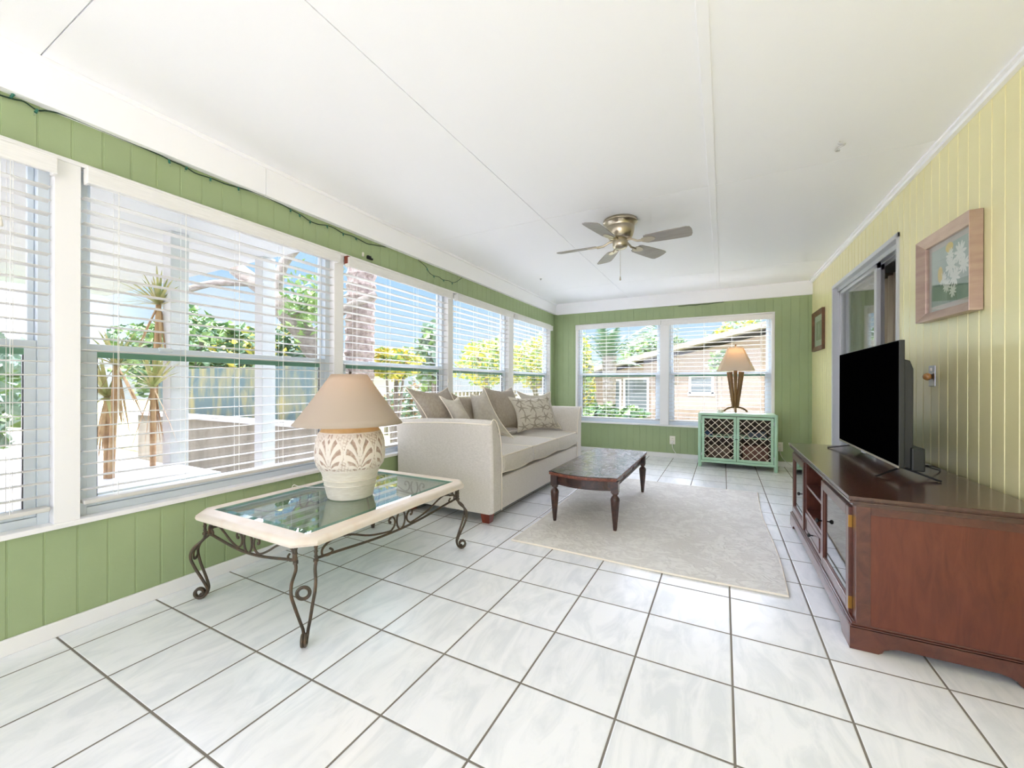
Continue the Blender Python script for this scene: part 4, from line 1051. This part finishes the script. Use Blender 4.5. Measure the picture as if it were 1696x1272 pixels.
# curved feet
for k,a in enumerate((0,PI/2,PI,1.5*PI)):
    ca,sa=math.cos(a),math.sin(a)
    P=[(BX+ca*r_,BY+sa*r_,BZ+z) for r_,z in ((.134,.012),(.121,.030),(.095,.050),(.060,.066),(.025,.071),(0,.071))]
    obj('foot',MB().tube(smoothpath(P,4),.012,8),M['bamboo'],bl_,smooth='auto')
for k in range(9):
    if k==8: dx=dy=0
    else: a=2*PI*k/8+PI/2+PI; dx,dy=math.cos(a),math.sin(a)
    mb=MB(); path=[];R=[]
    for i in range(25):
        t=i/24; rr=.027+(.080-.027)*t; z=.075+.455*t+(.03 if k==8 else 0)*t
        path.append((BX+dx*rr,BY+dy*rr*.8,BZ+z)); nod=abs((t*3.0+.15*k)%1-.5)<.045
        R.append((.0135+.0075*t)*(1.12 if nod else 1))
    mb.tube(path,R,10); obj('bamboo_cane',mb,M['bamboo'],bl_,smooth='auto')
obj('stem',MB().tube([(BX,BY,BZ+.5),(BX,BY,BZ+.60)],.011,10).tube([(BX,BY,BZ+.60),(BX,BY,BZ+.86)],.002,6),M['bamboo'],bl_)
def cutrect(hx,hy,c,z): return [(BX+x,BY+y,z) for x,y in ((-hx+c,-hy),(hx-c,-hy),(hx,-hy+c),(hx,hy-c),(hx-c,hy),(-hx+c,hy),(-hx,hy-c),(-hx,-hy+c))]
mb=MB().grid([cutrect(.213,.155,.035,BZ+.545),cutrect(.086,.065,.018,BZ+.845)],closeu=True)
M['shade2']=shade_mat('cream_shade_cloth',lin((226,218,202)),.3)
o=obj('lamp_shade',mb,M['shade2'],bl_); sm=o.modifiers.new('s','SOLIDIFY'); sm.thickness=.002
mb=MB()
for z,hx,hy,c in ((BZ+.545,.213,.155,.035),(BZ+.845,.086,.065,.018)):
    q=cutrect(hx,hy,c,z); mb.tube(q+[q[0]],.0025,6,caps=False)
obj('shade_trim',mb,M['greyp'],o)
obj('finial',MB().lathe([(.004,0),(.010,.004),(.006,.012),(.011,.020),(.009,.034),(.001,.038)],(BX,BY,BZ+.855),12),M['bamboo'],bl_,smooth='auto')
bulbobj(bl_,BX,BY,BZ+.78,power=34)
mb=MB().lathe([(.001,0),(.036,0),(.040,.004),(.040,.028),(.036,.036),(.001,.037)],(-.035,6.0,bz-.002),24)
o=obj('trinket_dish',mb,M['outlet'],smooth='auto'); tag(o,'small round white box on the mint cabinet beside the bamboo lamp','box')

# ------------------------------------------------------------------ television console
TC=thing('television_console','dark cherry television console with glass doors and bracket plinth along the yellow wall','television stand',(.76,2.93,0))
tx0,tx1,ty0,ty1=.450,1.035,2.078,3.775; tz=.622
def frontbox(mb,x0,x1,y0,y1,z0,z1): return mb.box(x0,x1,y0,y1,z0,z1)
mb=MB()
for ins,z0,z1 in ((0,tz-.014,tz),(.006,tz-.020,tz-.014),(.004,tz-.028,tz-.020),(.016,tz-.042,tz-.028)):
    mb.box(tx0+ins,tx1,ty0+ins,ty1-ins,z0,z1)
obj('top',mb,M['ctop'],TC,bevel=.002)
# carcass
fx=tx0+.030; sy0,sy1=ty0+.030,ty1-.030; zb0=.10
mb=MB().box(fx+.004,tx1,sy0,sy0+.018,zb0,tz-.042); obj('side_panel',mb,M['cherry'],TC,bevel=.001,label='reddish cherry end panel facing the camera')
mb=MB().box(fx+.004,tx1,sy1-.018,sy1,zb0,tz-.042); obj('side_panel',mb,M['cherry'],TC,bevel=.001)
mb=MB().box(fx,fx+.045,sy0-.004,sy0,zb0,tz-.042).box(fx+.045,tx1,sy0-.004,sy0,tz-.075,tz-.042)
obj('corner_stile',mb,M['cherryd'],TC,bevel=.001)
yA,yB,yC,yD=2.165,2.72,3.235,3.72
mb=MB()
for a,b in ((sy0,yA),(yB-.012,yB+.012),(yC-.012,yC+.012),(yD,sy1)): mb.box(fx,fx+.02,a,b,zb0,tz-.042)
mb.box(fx+.0006,fx+.02,sy0+.001,sy1-.001,tz-.062,tz-.042); mb.box(fx+.0006,fx+.02,sy0+.001,sy1-.001,zb0+.001,zb0+.012)
obj('face_frame',mb,M['cherryd'],TC,bevel=.0015)
mb=MB().box(tx1-.008,tx1,sy0,sy1,zb0,tz-.042); obj('back_panel',mb,M['cherryd'],TC)
mb=MB().box(fx+.01,tx1-.01,yB-.009,yB+.009,zb0,tz-.042).box(fx+.01,tx1-.01,yC-.009,yC+.009,zb0,tz-.042).box(fx+.01,tx1-.01,sy0+.015,sy1-.015,zb0-.01,zb0+.006)
obj('divider',mb,M['cherryd'],TC)
obj('shelf',MB().box(fx+.003,tx1-.02,yB+.012,yC-.012,.405,.421),M['cherryd'],TC,bevel=.001)
obj('shelf',MB().box(fx+.001,tx1-.02,yB+.012,yC-.012,.245,.263),M['cherryd'],TC,bevel=.001)
def knob(x,y,z,par):
    k=MB().lathe([(.0035,0),(.0035,.012),(.010,.016),(.012,.022),(.009,.028),(.001,.030)],(0,0,0),14); k.map(lambda a,b,c:(x-c,y+a,z+b)); obj('knob',k,M['black'],par,smooth=True)
dr=obj('drawer',MB().box(fx-.006,fx+.012,yB+.016,yC-.016,zb0+.016,.243),M['cherryd'],TC,bevel=.003); knob(fx-.006,(yB+yC)/2-.02,.175,dr)
mb=MB()
for (a,b,c,d) in ((yB+.05,yC-.05,zb0+.04,zb0+.046),(yB+.05,yC-.05,.215,.221),(yB+.05,yB+.056,zb0+.04,.221),(yC-.056,yC-.05,zb0+.04,.221)): mb.box(fx-.010,fx-.005,a,b,c,d)
obj('drawer_moulding',mb,M['cherryd'],dr)
M['smoke']=glassmat('cabinet_door_glass',(.45,.48,.46),fac=5)
def gdoor(a,b,ky):
    z0,z1=zb0+.014,tz-.064; s_=.045; mb=MB()
    mb.box(fx-.012,fx+.006,a,a+s_,z0,z1); mb.box(fx-.012,fx+.006,b-s_,b,z0,z1); mb.box(fx-.012,fx+.006,a+s_,b-s_,z0,z0+s_); mb.box(fx-.012,fx+.006,a+s_,b-s_,z1-s_,z1)
    d=obj('door',mb,M['cherryd'],TC,bevel=.003)
    mb=MB()
    for (p,q,r_,t) in ((a+s_,b-s_,z0+s_,z0+s_+.007),(a+s_,b-s_,z1-s_-.007,z1-s_),(a+s_,a+s_+.007,z0+s_,z1-s_),(b-s_-.007,b-s_,z0+s_,z1-s_)): mb.box(fx-.006,fx,p,q,r_,t)
    obj('glass_bead',mb,M['cherry'],d,bevel=.001)
    obj('glass_pane',MB().box(fx-.002,fx+.001,a+s_,b-s_,z0+s_,z1-s_),M['smoke'],d); knob(fx-.012,ky,.345,d)
    return d
M['brass']=mat('brass_hinge',lin((170,128,62)),.3,metal=.9)
d=gdoor(yA,yB-.014,yB-.04)
for z in (.16,.50): obj('hinge',MB().box(fx-.014,fx-.001,yA-.006,yA,z-.025,z+.025),M['brass'],d)
d=gdoor(yC+.014,yD,yC+.04)
# plinth with bracket feet
def bracket(L,h,foot=.09,arch=.035):
    P=[(0,0),(foot,0),(foot+.012,.008),(foot+.018,.020),(foot+.035,.028),(foot+.06,arch)]
    P+=[(L-foot-.06,arch),(L-foot-.035,.028),(L-foot-.018,.020),(L-foot-.012,.008),(L-foot,0),(L,0),(L,h),(0,h)]; return P
px0,py0,py1=tx0+.008,ty0+.020,ty1-.020
mb=MB().prism([(px0+a,z) for a,z in bracket(tx1-px0,.092)],'y',py0,py0+.018)
mb.prism([(px0+a,z) for a,z in bracket(tx1-px0,.092)],'y',py1-.018,py1)
mb.prism([(py0+.018+a,z) for a,z in bracket(py1-py0-.036,.092,.10)],'x',px0,px0+.018)
obj('plinth',mb,M['cherryd'],TC,bevel=.0015)
mb=MB()
for ins,z0,z1 in ((.0,.085,.094),(.007,.094,.102),(.014,.102,.108)):
    mb.box(px0+ins,tx1,py0+ins,py0+ins+.02,z0,z1); mb.box(px0+ins,px0+ins+.02,py0+ins+.02,py1-ins-.02,z0,z1); mb.box(px0+ins,tx1,py1-ins-.02,py1-ins,z0,z1)
obj('plinth_moulding',mb,M['cherryd'],TC,bevel=.002)
# ------------------------------------------------------------------ television
TV=thing('television','flat black television on splayed feet standing on the cherry console','television',(.78,3.16,tz))
vx,vy0,vy1,vz0,vz1=.752,2.598,3.725,.668,1.288
M['screen']=mat('black_screen',(.0010,.0010,.0012),.4,spec=0)
M['tvgrey']=mat('dark_tv_back',lin((30,33,28)),.45)
obj('bezel',MB().box(vx,vx+.022,vy0,vy1,vz0,vz1),M['tvgrey'],TV,bevel=.003)
obj('screen',MB().box(vx-.0015,vx+.002,vy0+.004,vy1-.004,vz0+.012,vz1-.004),M['screen'],TV)
obj('silver_strip',MB().box(vx-.002,vx+.01,vy0+.002,vy1-.002,vz0-.001,vz0+.010),M['nickel'],TV,bevel=.001,label='thin silver strip along the bottom edge')
obj('logo_tab',MB().box(vx-.003,vx+.006,3.13,3.19,vz0-.008,vz0+.003),M['steel'],TV)
mb=MB().prism([(vx+.02,vz1-.09),(vx+.02,vz0),(vx+.062,vz0+.0),(vx+.062,vz1-.14),(vx+.05,vz1-.10)],'y',vy0+.03,vy1-.03); obj('back_housing',mb,M['tvgrey'],TV,bevel=.004)
obj('back_box',MB().box(vx+.05,vx+.10,vy0+.012,vy1-.18,vz0-.012,vz0+.10),M['tvgrey'],TV,bevel=.006)
for yf,ya in ((2.565,2.66),(3.585,3.49)):
    mb=MB(); A=(vx+.03,ya,vz0-.002)
    mb.tube([(vx-.095,yf,tz+.005),(vx-.08,yf+.1*(ya-yf),tz+.008),A],.0048,6); mb.tube([A,(vx+.125,yf,tz+.008),(vx+.138,yf,tz+.005)],.0048,6)
    mb.tube([(vx-.09,yf+.012,tz+.004),(vx+.02,ya+.008,vz0-.008)],.003,6); mb.tube([(vx+.13,yf+.012,tz+.004),(vx+.035,ya+.008,vz0-.008)],.003,6)
    obj('foot',mb,M['black'],TV)
mb=MB().tube(smoothpath([(vx+.09,2.72,vz0+.02),(vx+.15,2.78,.665),(.96,2.84,.64),(1.0,2.90,.628),(1.018,2.98,.627),(.99,3.06,.627),(.93,3.15,.627)],6),.003,8)
o=obj('power_cable',mb,M['black'],smooth=True); tag(o,'black cable looping behind the television on the console top','cable')
#__EXTERIOR__
exec_ext=True
def bush(name,label,c,R,n,ls,mats,group=None,stem=None,seed=0,frac2=.3,cat='shrub',trunkmat=None,elong=1.6):
    rn=random.Random(seed); r=thing(name,label,cat,(c[0],c[1],stem if stem is not None else c[2]-R[2]),group)
    def leaves(cnt,m,nm,lo):
        mb=MB()
        for _ in range(cnt):
            while True:
                p=Vector((rn.uniform(-1,1),rn.uniform(-1,1),rn.uniform(-1,1)))
                if lo<p.length<1: break
            p*= .82+.25*math.sin(p.x*5+seed)*math.sin(p.y*4+1)*math.sin(p.z*5)
            q=Vector((c[0]+p.x*R[0],c[1]+p.y*R[1],c[2]+p.z*R[2]))
            a=Vector((rn.gauss(0,1),rn.gauss(0,1),rn.gauss(0,.6))).normalized(); b=a.cross(Vector((rn.gauss(0,1),rn.gauss(0,1),rn.gauss(0,1)))).normalized()
            L=ls*rn.uniform(.6,1.2); W=L/elong*.5; up=a.cross(b)*W*.35
            mb.add([q-a*L*.5,q-b*W+up,q+a*L*.5,q+b*W+up],[(0,1,2),(0,2,3)])
        return obj(nm,mb,m,r)
    leaves(int(n*(1-frac2)),mats[0],'foliage',.35)
    if frac2: leaves(int(n*frac2),mats[1],'bright_leaves',.6)
    if stem is not None:
        mb=MB(); 
        for k in range(4):
            a=rn.random()*6; mb.tube([(c[0]+.04*math.cos(a),c[1]+.04*math.sin(a),stem),(c[0]+R[0]*.3*math.cos(a),c[1]+R[1]*.3*math.sin(a),c[2]-R[2]*.3),(c[0]+R[0]*.6*math.cos(a),c[1]+R[1]*.6*math.sin(a),c[2]+R[2]*.3)],[.05*max(R),.035*max(R),.012*max(R)],7)
        obj('trunk',mb,trunkmat or M['trunk'],r)
    return r
# ground
GZ=-.15
tag(obj('ground',MB().box(-40,-2.62,-30,45,GZ-.1,GZ).box(-2.62,14,6.47,45,GZ-.1,GZ).box(-2.62,14,-30,-1.45,GZ-.1,GZ),M['ground'],origin=(0,0,0)),kind='structure')
tag(obj('lawn',MB().box(-39,-5.2,3.3,44,GZ,GZ+.02).box(-5.2,10,8.2,44,GZ,GZ+.02),M['grass'],origin=(0,0,0)),'pale sunlit lawn beyond the windows','lawn',kind='stuff')
# roof slab of the room
struct('roof',MB().box(-2.95,3.4,YN-.35,YB+.45,ZC+.06,ZC+.16),M['ext_white'])
# side porch
pc=thing('side_porch','white porch with square posts and flat white ceiling outside the second left window','porch',(-3.7,1.6,GZ))
obj('porch_roof',MB().box(-7.2,-3.0,-3.2,2.27,2.21,2.28),M['ext_white'],pc,bevel=.01)
for y in (1.50,2.18): obj('post',MB().box(-3.77,-3.65,y,y+.12,GZ,2.21),M['ext_white'],pc,bevel=.006)
obj('rail_cap',MB().box(-8.5,-3.6,2.98,3.12,.56,.62),M['ext_white'],pc,bevel=.006)
obj('rail_wall',MB().box(-8.4,-3.65,3.02,3.08,GZ,.56),M['fence'],pc,bevel=.006)
o=obj('garden_screen',MB().box(-9.0,-4.3,3.4,3.44,GZ+.02,1.30),M['mural'],bevel=.004); tag(o,'mottled blue green and ochre garden screen behind the porch posts','screen')
# patio table
pt=thing('patio_table','white square patio table outside the second left window','table',(-3.35,1.16,GZ))
obj('tabletop',MB().box(-3.68,-3.0,.80,1.52,.44,.475),M['ext_white'],pt,bevel=.006)
for x in (-3.63,-3.07):
    for y in (.86,1.46): obj('leg',MB().box(x-.025,x+.025,y-.025,y+.025,GZ,.44),M['ext_white'],pt)
# dracaena clumps
def dracaena(x,y,heads,label,seed):
    rn=random.Random(seed); r=thing('dracaena',label,'spiky plant',(x,y,GZ),'spiky plants outside the second left window')
    for hx,hy,hz,ll in heads:
        obj('stem',MB().tube(smoothpath([(x,y,GZ),(x+(hx-x)*.5,y+(hy-y)*.5,GZ+(hz-GZ)*.55),(hx,hy,hz)],5),[.022]*10+[.014],8) if False else MB().tube(smoothpath([(x,y,GZ),(x+(hx-x)*.5,y+(hy-y)*.5,GZ+(hz-GZ)*.55),(hx,hy,hz)],5),.018,8),M['dry'],r,smooth=True)
        mb=MB(); md=MB()
        for k in range(46):
            a=rn.random()*2*PI; el=rn.uniform(-.1,1.35); L=ll*rn.uniform(.75,1.1); tgt=mb
            if k>34: el=rn.uniform(-1.45,-1.0); L*=1.1; tgt=md
            d=Vector((math.cos(a)*math.cos(el),math.sin(a)*math.cos(el),math.sin(el))); s_=Vector((-math.sin(a),math.cos(a),0)); p0=Vector((hx,hy,hz))
            rows=[[],[]]
            for q in range(6):
                t=q/5; w=.011*(1-t)**.6+.0005; p=p0+d*L*t+Vector((0,0,-.22*L*t*t)); rows[0].append(tuple(p-s_*w)); rows[1].append(tuple(p+s_*w))
            tgt.grid(rows)
        obj('leaf_crown',mb,M['drac'],r); obj('dry_skirt',md,M['dry'],r,label='drooping dry brown leaves')
dracaena(-3.42,1.08,[(-3.42,1.08,.98,.34),(-3.35,1.10,1.18,.30)],'spiky plant with shaggy dry skirt at the left of the second window',1)
dracaena(-3.55,1.36,[(-3.55,1.36,1.04,.38)],'low spiky plant with a pale starburst crown below the window rail, between the taller stalks',2)
dracaena(-3.75,1.42,[(-3.78,1.48,1.66,.36)],'tallest spiky plant reaching in front of the white porch post',3)
# trees/bushes seen through left windows
bush('hedge','dense green and yellow hedge behind the garden screen',(-7.6,4.6,1.2),(2.0,1.0,1.05),5200,.16,(M['leafd'],M['leafy']),stem=GZ,seed=5,frac2=.25)
bush('hedge_tree','large green tree behind the porch, left of the leaning trunk',(-9.5,4.3,1.6),(2.2,1.3,1.1),3600,.18,(M['leaf'],M['leafd']),stem=GZ,seed=6,frac2=.4)
bush('garden_tree','blurred blue-green tree seen through the leftmost window',(-8.5,.8,1.0),(2.6,1.4,1.2),3200,.2,(M['leaft'],M['leaf']),stem=GZ,seed=16,frac2=.3,cat='tree')
lt=thing('leaning_tree','leaning grey tree trunk with bare branches outside the second left window','tree',(-5.6,4.75,GZ))
obj('trunk',MB().tube(smoothpath([(-5.5,5.2,GZ),(-5.6,4.75,.9),(-5.9,4.35,1.7),(-6.3,3.95,2.4),(-6.9,3.7,2.9)],6),[.24]*7+[.21]*6+[.17]*6+[.12]*6,12),M['trunk'],lt,smooth=True)
for pts,r0 in (([(-5.95,4.3,1.8),(-5.6,4.7,2.3),(-5.3,5.1,2.6)],.07),([(-6.6,3.8,2.65),(-6.9,3.4,2.6),(-7.2,3.2,2.5)],.05),([(-6.3,3.95,2.4),(-6.3,4.1,3.0),(-6.1,4.3,3.4)],.08)):
    obj('branch',MB().tube(smoothpath(pts,5),r0,8),M['trunk'],lt,smooth=True)
mb=MB(); rn=random.Random(4)
for k in range(500):
    q=Vector((rn.gauss(-5.75,.25),rn.gauss(4.12,.12),rn.gauss(2.3,.22))); a=Vector((rn.gauss(0,1),rn.gauss(0,1),rn.gauss(0,.5))).normalized(); b=a.orthogonal().normalized(); mb.add([q-a*.07,q-b*.025,q+a*.07,q+b*.025],[(0,1,2,3)])
obj('foliage',mb,M['leaf'],lt)
# big palm trunk outside third window
pm=thing('palm_trunk','thick shaggy pale palm trunk outside the third left window','palm tree',(-5.6,4.95,GZ))
rows=[]; rn=random.Random(9)
for j in range(60):
    z=GZ+j*.065; rr=.235*(1+.10*((j%3)==0))*(1-.02*j/60)
    rows.append([(-5.62-.0008*j+(rr+rn.uniform(-.012,.012))*math.cos(2*PI*k/26),5.0+.0022*j+(rr+rn.uniform(-.012,.012))*math.sin(2*PI*k/26),z) for k in range(26)])
obj('trunk',MB().grid(rows,closeu=True),M['palmt'],pm)
def frond(par,base,az,el,L,m,droop=.9,n=26,wl=.3,seed=0):
    rn=random.Random(seed); mb=MB(); pts=[]
    for i in range(n+1):
        t=i/n; r_=L*t; pts.append(Vector(base)+Vector((math.cos(az)*r_*math.cos(el),math.sin(az)*r_*math.cos(el),r_*math.sin(el)-droop*L*.5*t*t)))
    mb.tube(pts,[.012*(1-.8*i/n)+.002 for i in range(n+1)],5)
    for i in range(3,n+1):
        p=pts[i]; d=(pts[i]-pts[i-1]).normalized(); s_=d.cross(Vector((0,0,1))).normalized(); ll=wl*L*math.sin(PI*min(1,.15+.8*i/n))
        for sg in (-1,1):
            e=p+(s_*sg*.8+d*.55).normalized()*ll+Vector((0,0,-.35*ll*rn.uniform(.6,1.4))); w=d*.012
            mb.add([p-w,p+w,e],[(0,1,2)])
    return obj('frond',mb,m,par)
for k in range(7): frond(pm,(-5.7,5.1,3.6),k*.9,.35,1.6,M['leafd'],seed=k)
# croton, sea grape, yellow shrubs
bush('croton','bright yellow croton shrub outside the third left window',(-5.6,5.85,1.45),(.62,.62,.36),1500,.15,(M['leafy'],M['leaf']),stem=GZ,seed=21,frac2=.25)
bush('sea_grape','round-leaved sea grape branch at the right of the third left window',(-5.6,7.0,1.65),(.40,.42,.95),420,.22,(M['leaft'],M['leaf']),stem=GZ,seed=22,frac2=.4,elong=1.1)
bush('flowering_shrub','yellow-green flowering shrub outside the fourth left window',(-6.5,11.3,1.75),(1.5,1.6,.95),2600,.17,(M['leaf'],M['leafy']),stem=GZ,seed=23,frac2=.45)
bush('flowering_shrub','tall yellow-leaved shrub outside the fifth left window',(-6.2,14.3,1.9),(1.3,1.8,1.2),3000,.17,(M['leaf'],M['leafy']),stem=GZ,seed=24,frac2=.5)
bush('low_shrub','grey-green low shrub below the third left window rail',(-6.4,7.6,.6),(1.1,1.0,.6),1800,.14,(M['leaft'],M['dry']),stem=GZ,seed=25,frac2=.3)
pf=thing('picket_fence','pale picket fence across the yard behind the sofa windows','fence',(-6.8,9.2,GZ))
for k in range(34):
    y=7.0+k*.2; obj('picket',MB().box(-7.02,-6.99,y,y+.12,GZ,.82),M['fence'],pf)
for z in (.1,.6): obj('fence_rail',MB().box(-6.99,-6.95,6.9,13.8,z,z+.08),M['fence'],pf)
# neighbour's pale wall/low house to the left rear
nb=thing('garden_shed','low white outbuilding far behind the third left window','building',(-11,8,GZ))
obj('wall',MB().box(-13,-10,6.5,10.5,GZ,1.5),M['ext_white'],nb); obj('roof',MB().prism([(-13.3,1.5),(-9.7,1.5),(-11.5,2.1)],'y',6.3,10.7),M['roof'],nb)
# back: neighbour house
HY=14.0
hs=thing('neighbour_house','peach stucco house with a low pale gable roof beyond the back windows','house',(-1,HY+2,-.5))
gx=[(-5.6,-.6),(8.0,-.6),(8.0,1.9),(3.6,3.15),(-3.7,1.22),(-5.6,.72)]
obj('wall',MB().prism([(-5.6,-.6),(9.0,-.6),(9.0,1.7),(3.6,3.12),(-5.6,1.0)],'y',HY,HY+5),M['peach'],hs)
sl=.255
mb=MB(); ya,yb=HY-.45,HY+5.3
for (x0,z0,x1,z1) in ((-6.3,.93,3.6,3.34),(3.6,3.34,9.8,1.75)):
    mb.add([(x0,ya,z0),(x1,ya,z1),(x1,yb,z1),(x0,yb,z0),(x0,ya,z0+.16),(x1,ya,z1+.16),(x1,yb,z1+.16),(x0,yb,z0+.16)],[(0,3,2,1),(4,5,6,7),(0,1,5,4),(1,2,6,5),(2,3,7,6),(3,0,4,7)])
obj('roof',mb,M['roof'],hs)
def hwin(x0,x1,z0,z1,mid=True):
    f=MB(); y=HY-.03
    for (a,b,c,d) in ((x0-.07,x0,z0-.07,z1+.07),(x1,x1+.07,z0-.07,z1+.07),(x0,x1,z1,z1+.07),(x0-.1,x1+.1,z0-.12,z0)): f.box(a,b,y,y+.06,c,d)
    if mid: f.box(x0,x1,y,y+.05,(z0+z1)/2-.02,(z0+z1)/2+.02)
    w_=obj('window',f,M['ext_white'],hs); obj('pane',MB().box(x0,x1,y+.015,y+.03,z0,z1),M['wing'],w_)
hwin(-.90,-.33,.83,1.30); hwin(-2.95,-2.25,.12,1.22,False); hwin(-3.40,-3.15,.15,1.18,False)
bush('back_tree','green tree rising behind the peach house roof, left part',(-3.0,22,2.6),(2.2,1.3,1.3),2200,.32,(M['leaft'],M['leaf']),stem=GZ,seed=31,frac2=.4,cat='tree')
bush('back_tree','yellow-tipped tree behind the peach house roof, right part',(1.2,23,3.3),(2.2,1.3,1.2),1800,.32,(M['leaft'],M['leafy']),stem=GZ,seed=32,frac2=.35,cat='tree')
bush('corner_shrub','green and yellow shrubs at the left edge of the left back window',(-3.0,8.9,1.1),(.55,.5,1.35),2600,.12,(M['leaf'],M['leafy']),stem=GZ,seed=33,frac2=.35)
bush('low_garden_plants','low green plants at the foot of the palm outside the left back window',(-2.25,8.4,.35),(.55,.35,.38),1100,.12,(M['leafd'],M['leaf']),stem=GZ,seed=34,frac2=.4)
bush('broadleaf_plant','low bright plant with broad leaves outside the left back window',(-1.62,8.1,.42),(.36,.28,.26),160,.24,(M['leaf'],M['leafd']),stem=GZ,seed=35,frac2=.3,elong=1.8)
pb=thing('garden_palm','green palm with a ringed trunk and long fronds outside the left back window','palm tree',(-2.35,9.4,GZ))
rows=[]
for j in range(26):
    z=GZ+j*.075; rr=.115*(1+.08*(j%2))+.05*(j/25)
    rows.append([(-2.35+rr*math.cos(2*PI*k/16),9.4+rr*math.sin(2*PI*k/16),z) for k in range(16)])
obj('trunk',MB().grid(rows,closeu=True),M['trunk'],pb)
for k in range(16): frond(pb,(-2.38,9.4,1.55),k*.40,(.9,1.25,.35,1.4)[k%4],(1.3,1.2,1.0,1.4)[k%4],M['leafd'],droop=.8,seed=40+k,wl=.24,n=34)
for az,el,L in ((-.1,.85,1.9),(.35,.75,2.1),(-2.6,.7,1.5)): frond(pb,(-2.35,9.4,1.7),az,el,L,M['leafd'],droop=.75,seed=60,wl=.26)
bush('garden_sapling','thin leafy sapling outside the right back window near the lamp',(-.05,8.9,1.50),(.28,.2,.30),170,.13,(M['leaf'],M['leafd']),stem=GZ,seed=36,frac2=.4)

# ------------------------------------------------------------------ sky, sun, camera
w=bpy.data.worlds.new('sky'); scene.world=w; w.use_nodes=True; nt=w.node_tree; N=nt.nodes; L=nt.links; N.clear()
out=N.new('ShaderNodeOutputWorld'); bg=N.new('ShaderNodeBackground'); L.new(bg.outputs[0],out.inputs[0])
tc=N.new('ShaderNodeTexCoord'); sep=N.new('ShaderNodeSeparateXYZ'); L.new(tc.outputs['Generated'],sep.inputs[0])
r=N.new('ShaderNodeValToRGB'); cr=r.color_ramp; cr.elements[0].position=0; cr.elements[0].color=rgb((.38,.42,.44)); cr.elements[1].position=1; cr.elements[1].color=(16.5,17.0,21.0,1)
for p,c in ((.02,(.34,.42,.47)),(.22,(.21,.33,.46)),(.31,(.26,.38,.48)),(.40,(16.5,17.0,21.0))):
    e=cr.elements.new(p); e.color=rgb(c)
L.new(sep.outputs['Z'],r.inputs[0])
no=N.new('ShaderNodeTexNoise'); no.inputs['Scale'].default_value=2.2; no.inputs['Detail'].default_value=6; L.new(tc.outputs['Generated'],no.inputs[0])
cl=N.new('ShaderNodeValToRGB'); cl.color_ramp.elements[0].position=.5; cl.color_ramp.elements[1].position=.72; L.new(no.outputs['Fac'],cl.inputs[0])
mx=N.new('ShaderNodeMix'); mx.data_type='RGBA'; L.new(cl.outputs[0],mx.inputs[0]); L.new(r.outputs[0],mx.inputs[6]); mx.inputs[7].default_value=(.44,.46,.49,1)
# sky shaped to light the room: high part boosted window-side, dimmed house-side
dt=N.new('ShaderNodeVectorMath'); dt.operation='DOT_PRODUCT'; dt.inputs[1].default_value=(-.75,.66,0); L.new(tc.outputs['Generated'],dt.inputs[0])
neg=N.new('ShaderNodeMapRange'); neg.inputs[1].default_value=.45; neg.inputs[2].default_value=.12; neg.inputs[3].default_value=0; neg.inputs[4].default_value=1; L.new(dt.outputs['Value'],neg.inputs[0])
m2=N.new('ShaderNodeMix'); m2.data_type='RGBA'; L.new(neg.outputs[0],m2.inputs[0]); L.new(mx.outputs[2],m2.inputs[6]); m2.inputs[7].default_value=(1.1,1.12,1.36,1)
# added sky glow, out of view behind left, to brighten the right wall
d3=N.new('ShaderNodeVectorMath'); d3.operation='DOT_PRODUCT'; d3.inputs[1].default_value=(-.66,-.75,0); L.new(tc.outputs['Generated'],d3.inputs[0])
g3=N.new('ShaderNodeMapRange'); g3.inputs[1].default_value=.35; g3.inputs[2].default_value=.75; L.new(d3.outputs['Value'],g3.inputs[0])
up=N.new('ShaderNodeMapRange'); up.inputs[1].default_value=-.01; up.inputs[2].default_value=.04; L.new(sep.outputs['Z'],up.inputs[0])
mu=N.new('ShaderNodeMath'); mu.operation='MULTIPLY'; L.new(g3.outputs[0],mu.inputs[0]); L.new(up.outputs[0],mu.inputs[1])
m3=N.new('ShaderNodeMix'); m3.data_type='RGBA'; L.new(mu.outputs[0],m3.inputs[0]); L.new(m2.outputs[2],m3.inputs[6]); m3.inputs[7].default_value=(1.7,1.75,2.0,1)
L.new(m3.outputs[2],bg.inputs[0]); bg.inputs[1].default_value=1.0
sun=bpy.data.lights.new('sun','SUN'); sun.energy=4.2; sun.angle=math.radians(1.5); sun.color=(.97,.97,1.0)
so=bpy.data.objects.new('sun',sun); COL.objects.link(so)
so.rotation_euler=(Vector((.15,.42,-1.0)).to_track_quat('-Z','Y')).to_euler()

cam=bpy.data.cameras.new('camera'); co=bpy.data.objects.new('camera',cam); COL.objects.link(co)
th=.4804; roll=.0025; s_,c_=math.sin(th),math.cos(th)
Fv=Vector((-s_,c_,0)); Rv=Vector((c_,s_,0)); Uv=Vector((0,0,1)); cr_,sr_=math.cos(roll),math.sin(roll)
R3=Rv*cr_+Uv*sr_; U3=-Rv*sr_+Uv*cr_
m=Matrix(((R3.x,U3.x,-Fv.x,0),(R3.y,U3.y,-Fv.y,0),(R3.z,U3.z,-Fv.z,1.07),(0,0,0,1)))
co.matrix_world=m; cam.sensor_width=36; cam.lens=36*671.49/1696; cam.clip_start=.05; cam.clip_end=200
scene.camera=co
vs=scene.view_settings; vs.view_transform='Standard'; vs.look='None'; vs.gamma=1; vs.exposure=1.24
cy=scene.cycles; cy.max_bounces=12; cy.diffuse_bounces=8; cy.glossy_bounces=4; cy.transparent_max_bounces=24; cy.transmission_bounces=6; cy.sample_clamp_indirect=6; cy.caustics_reflective=False; cy.caustics_refractive=False; cy.use_denoising=True
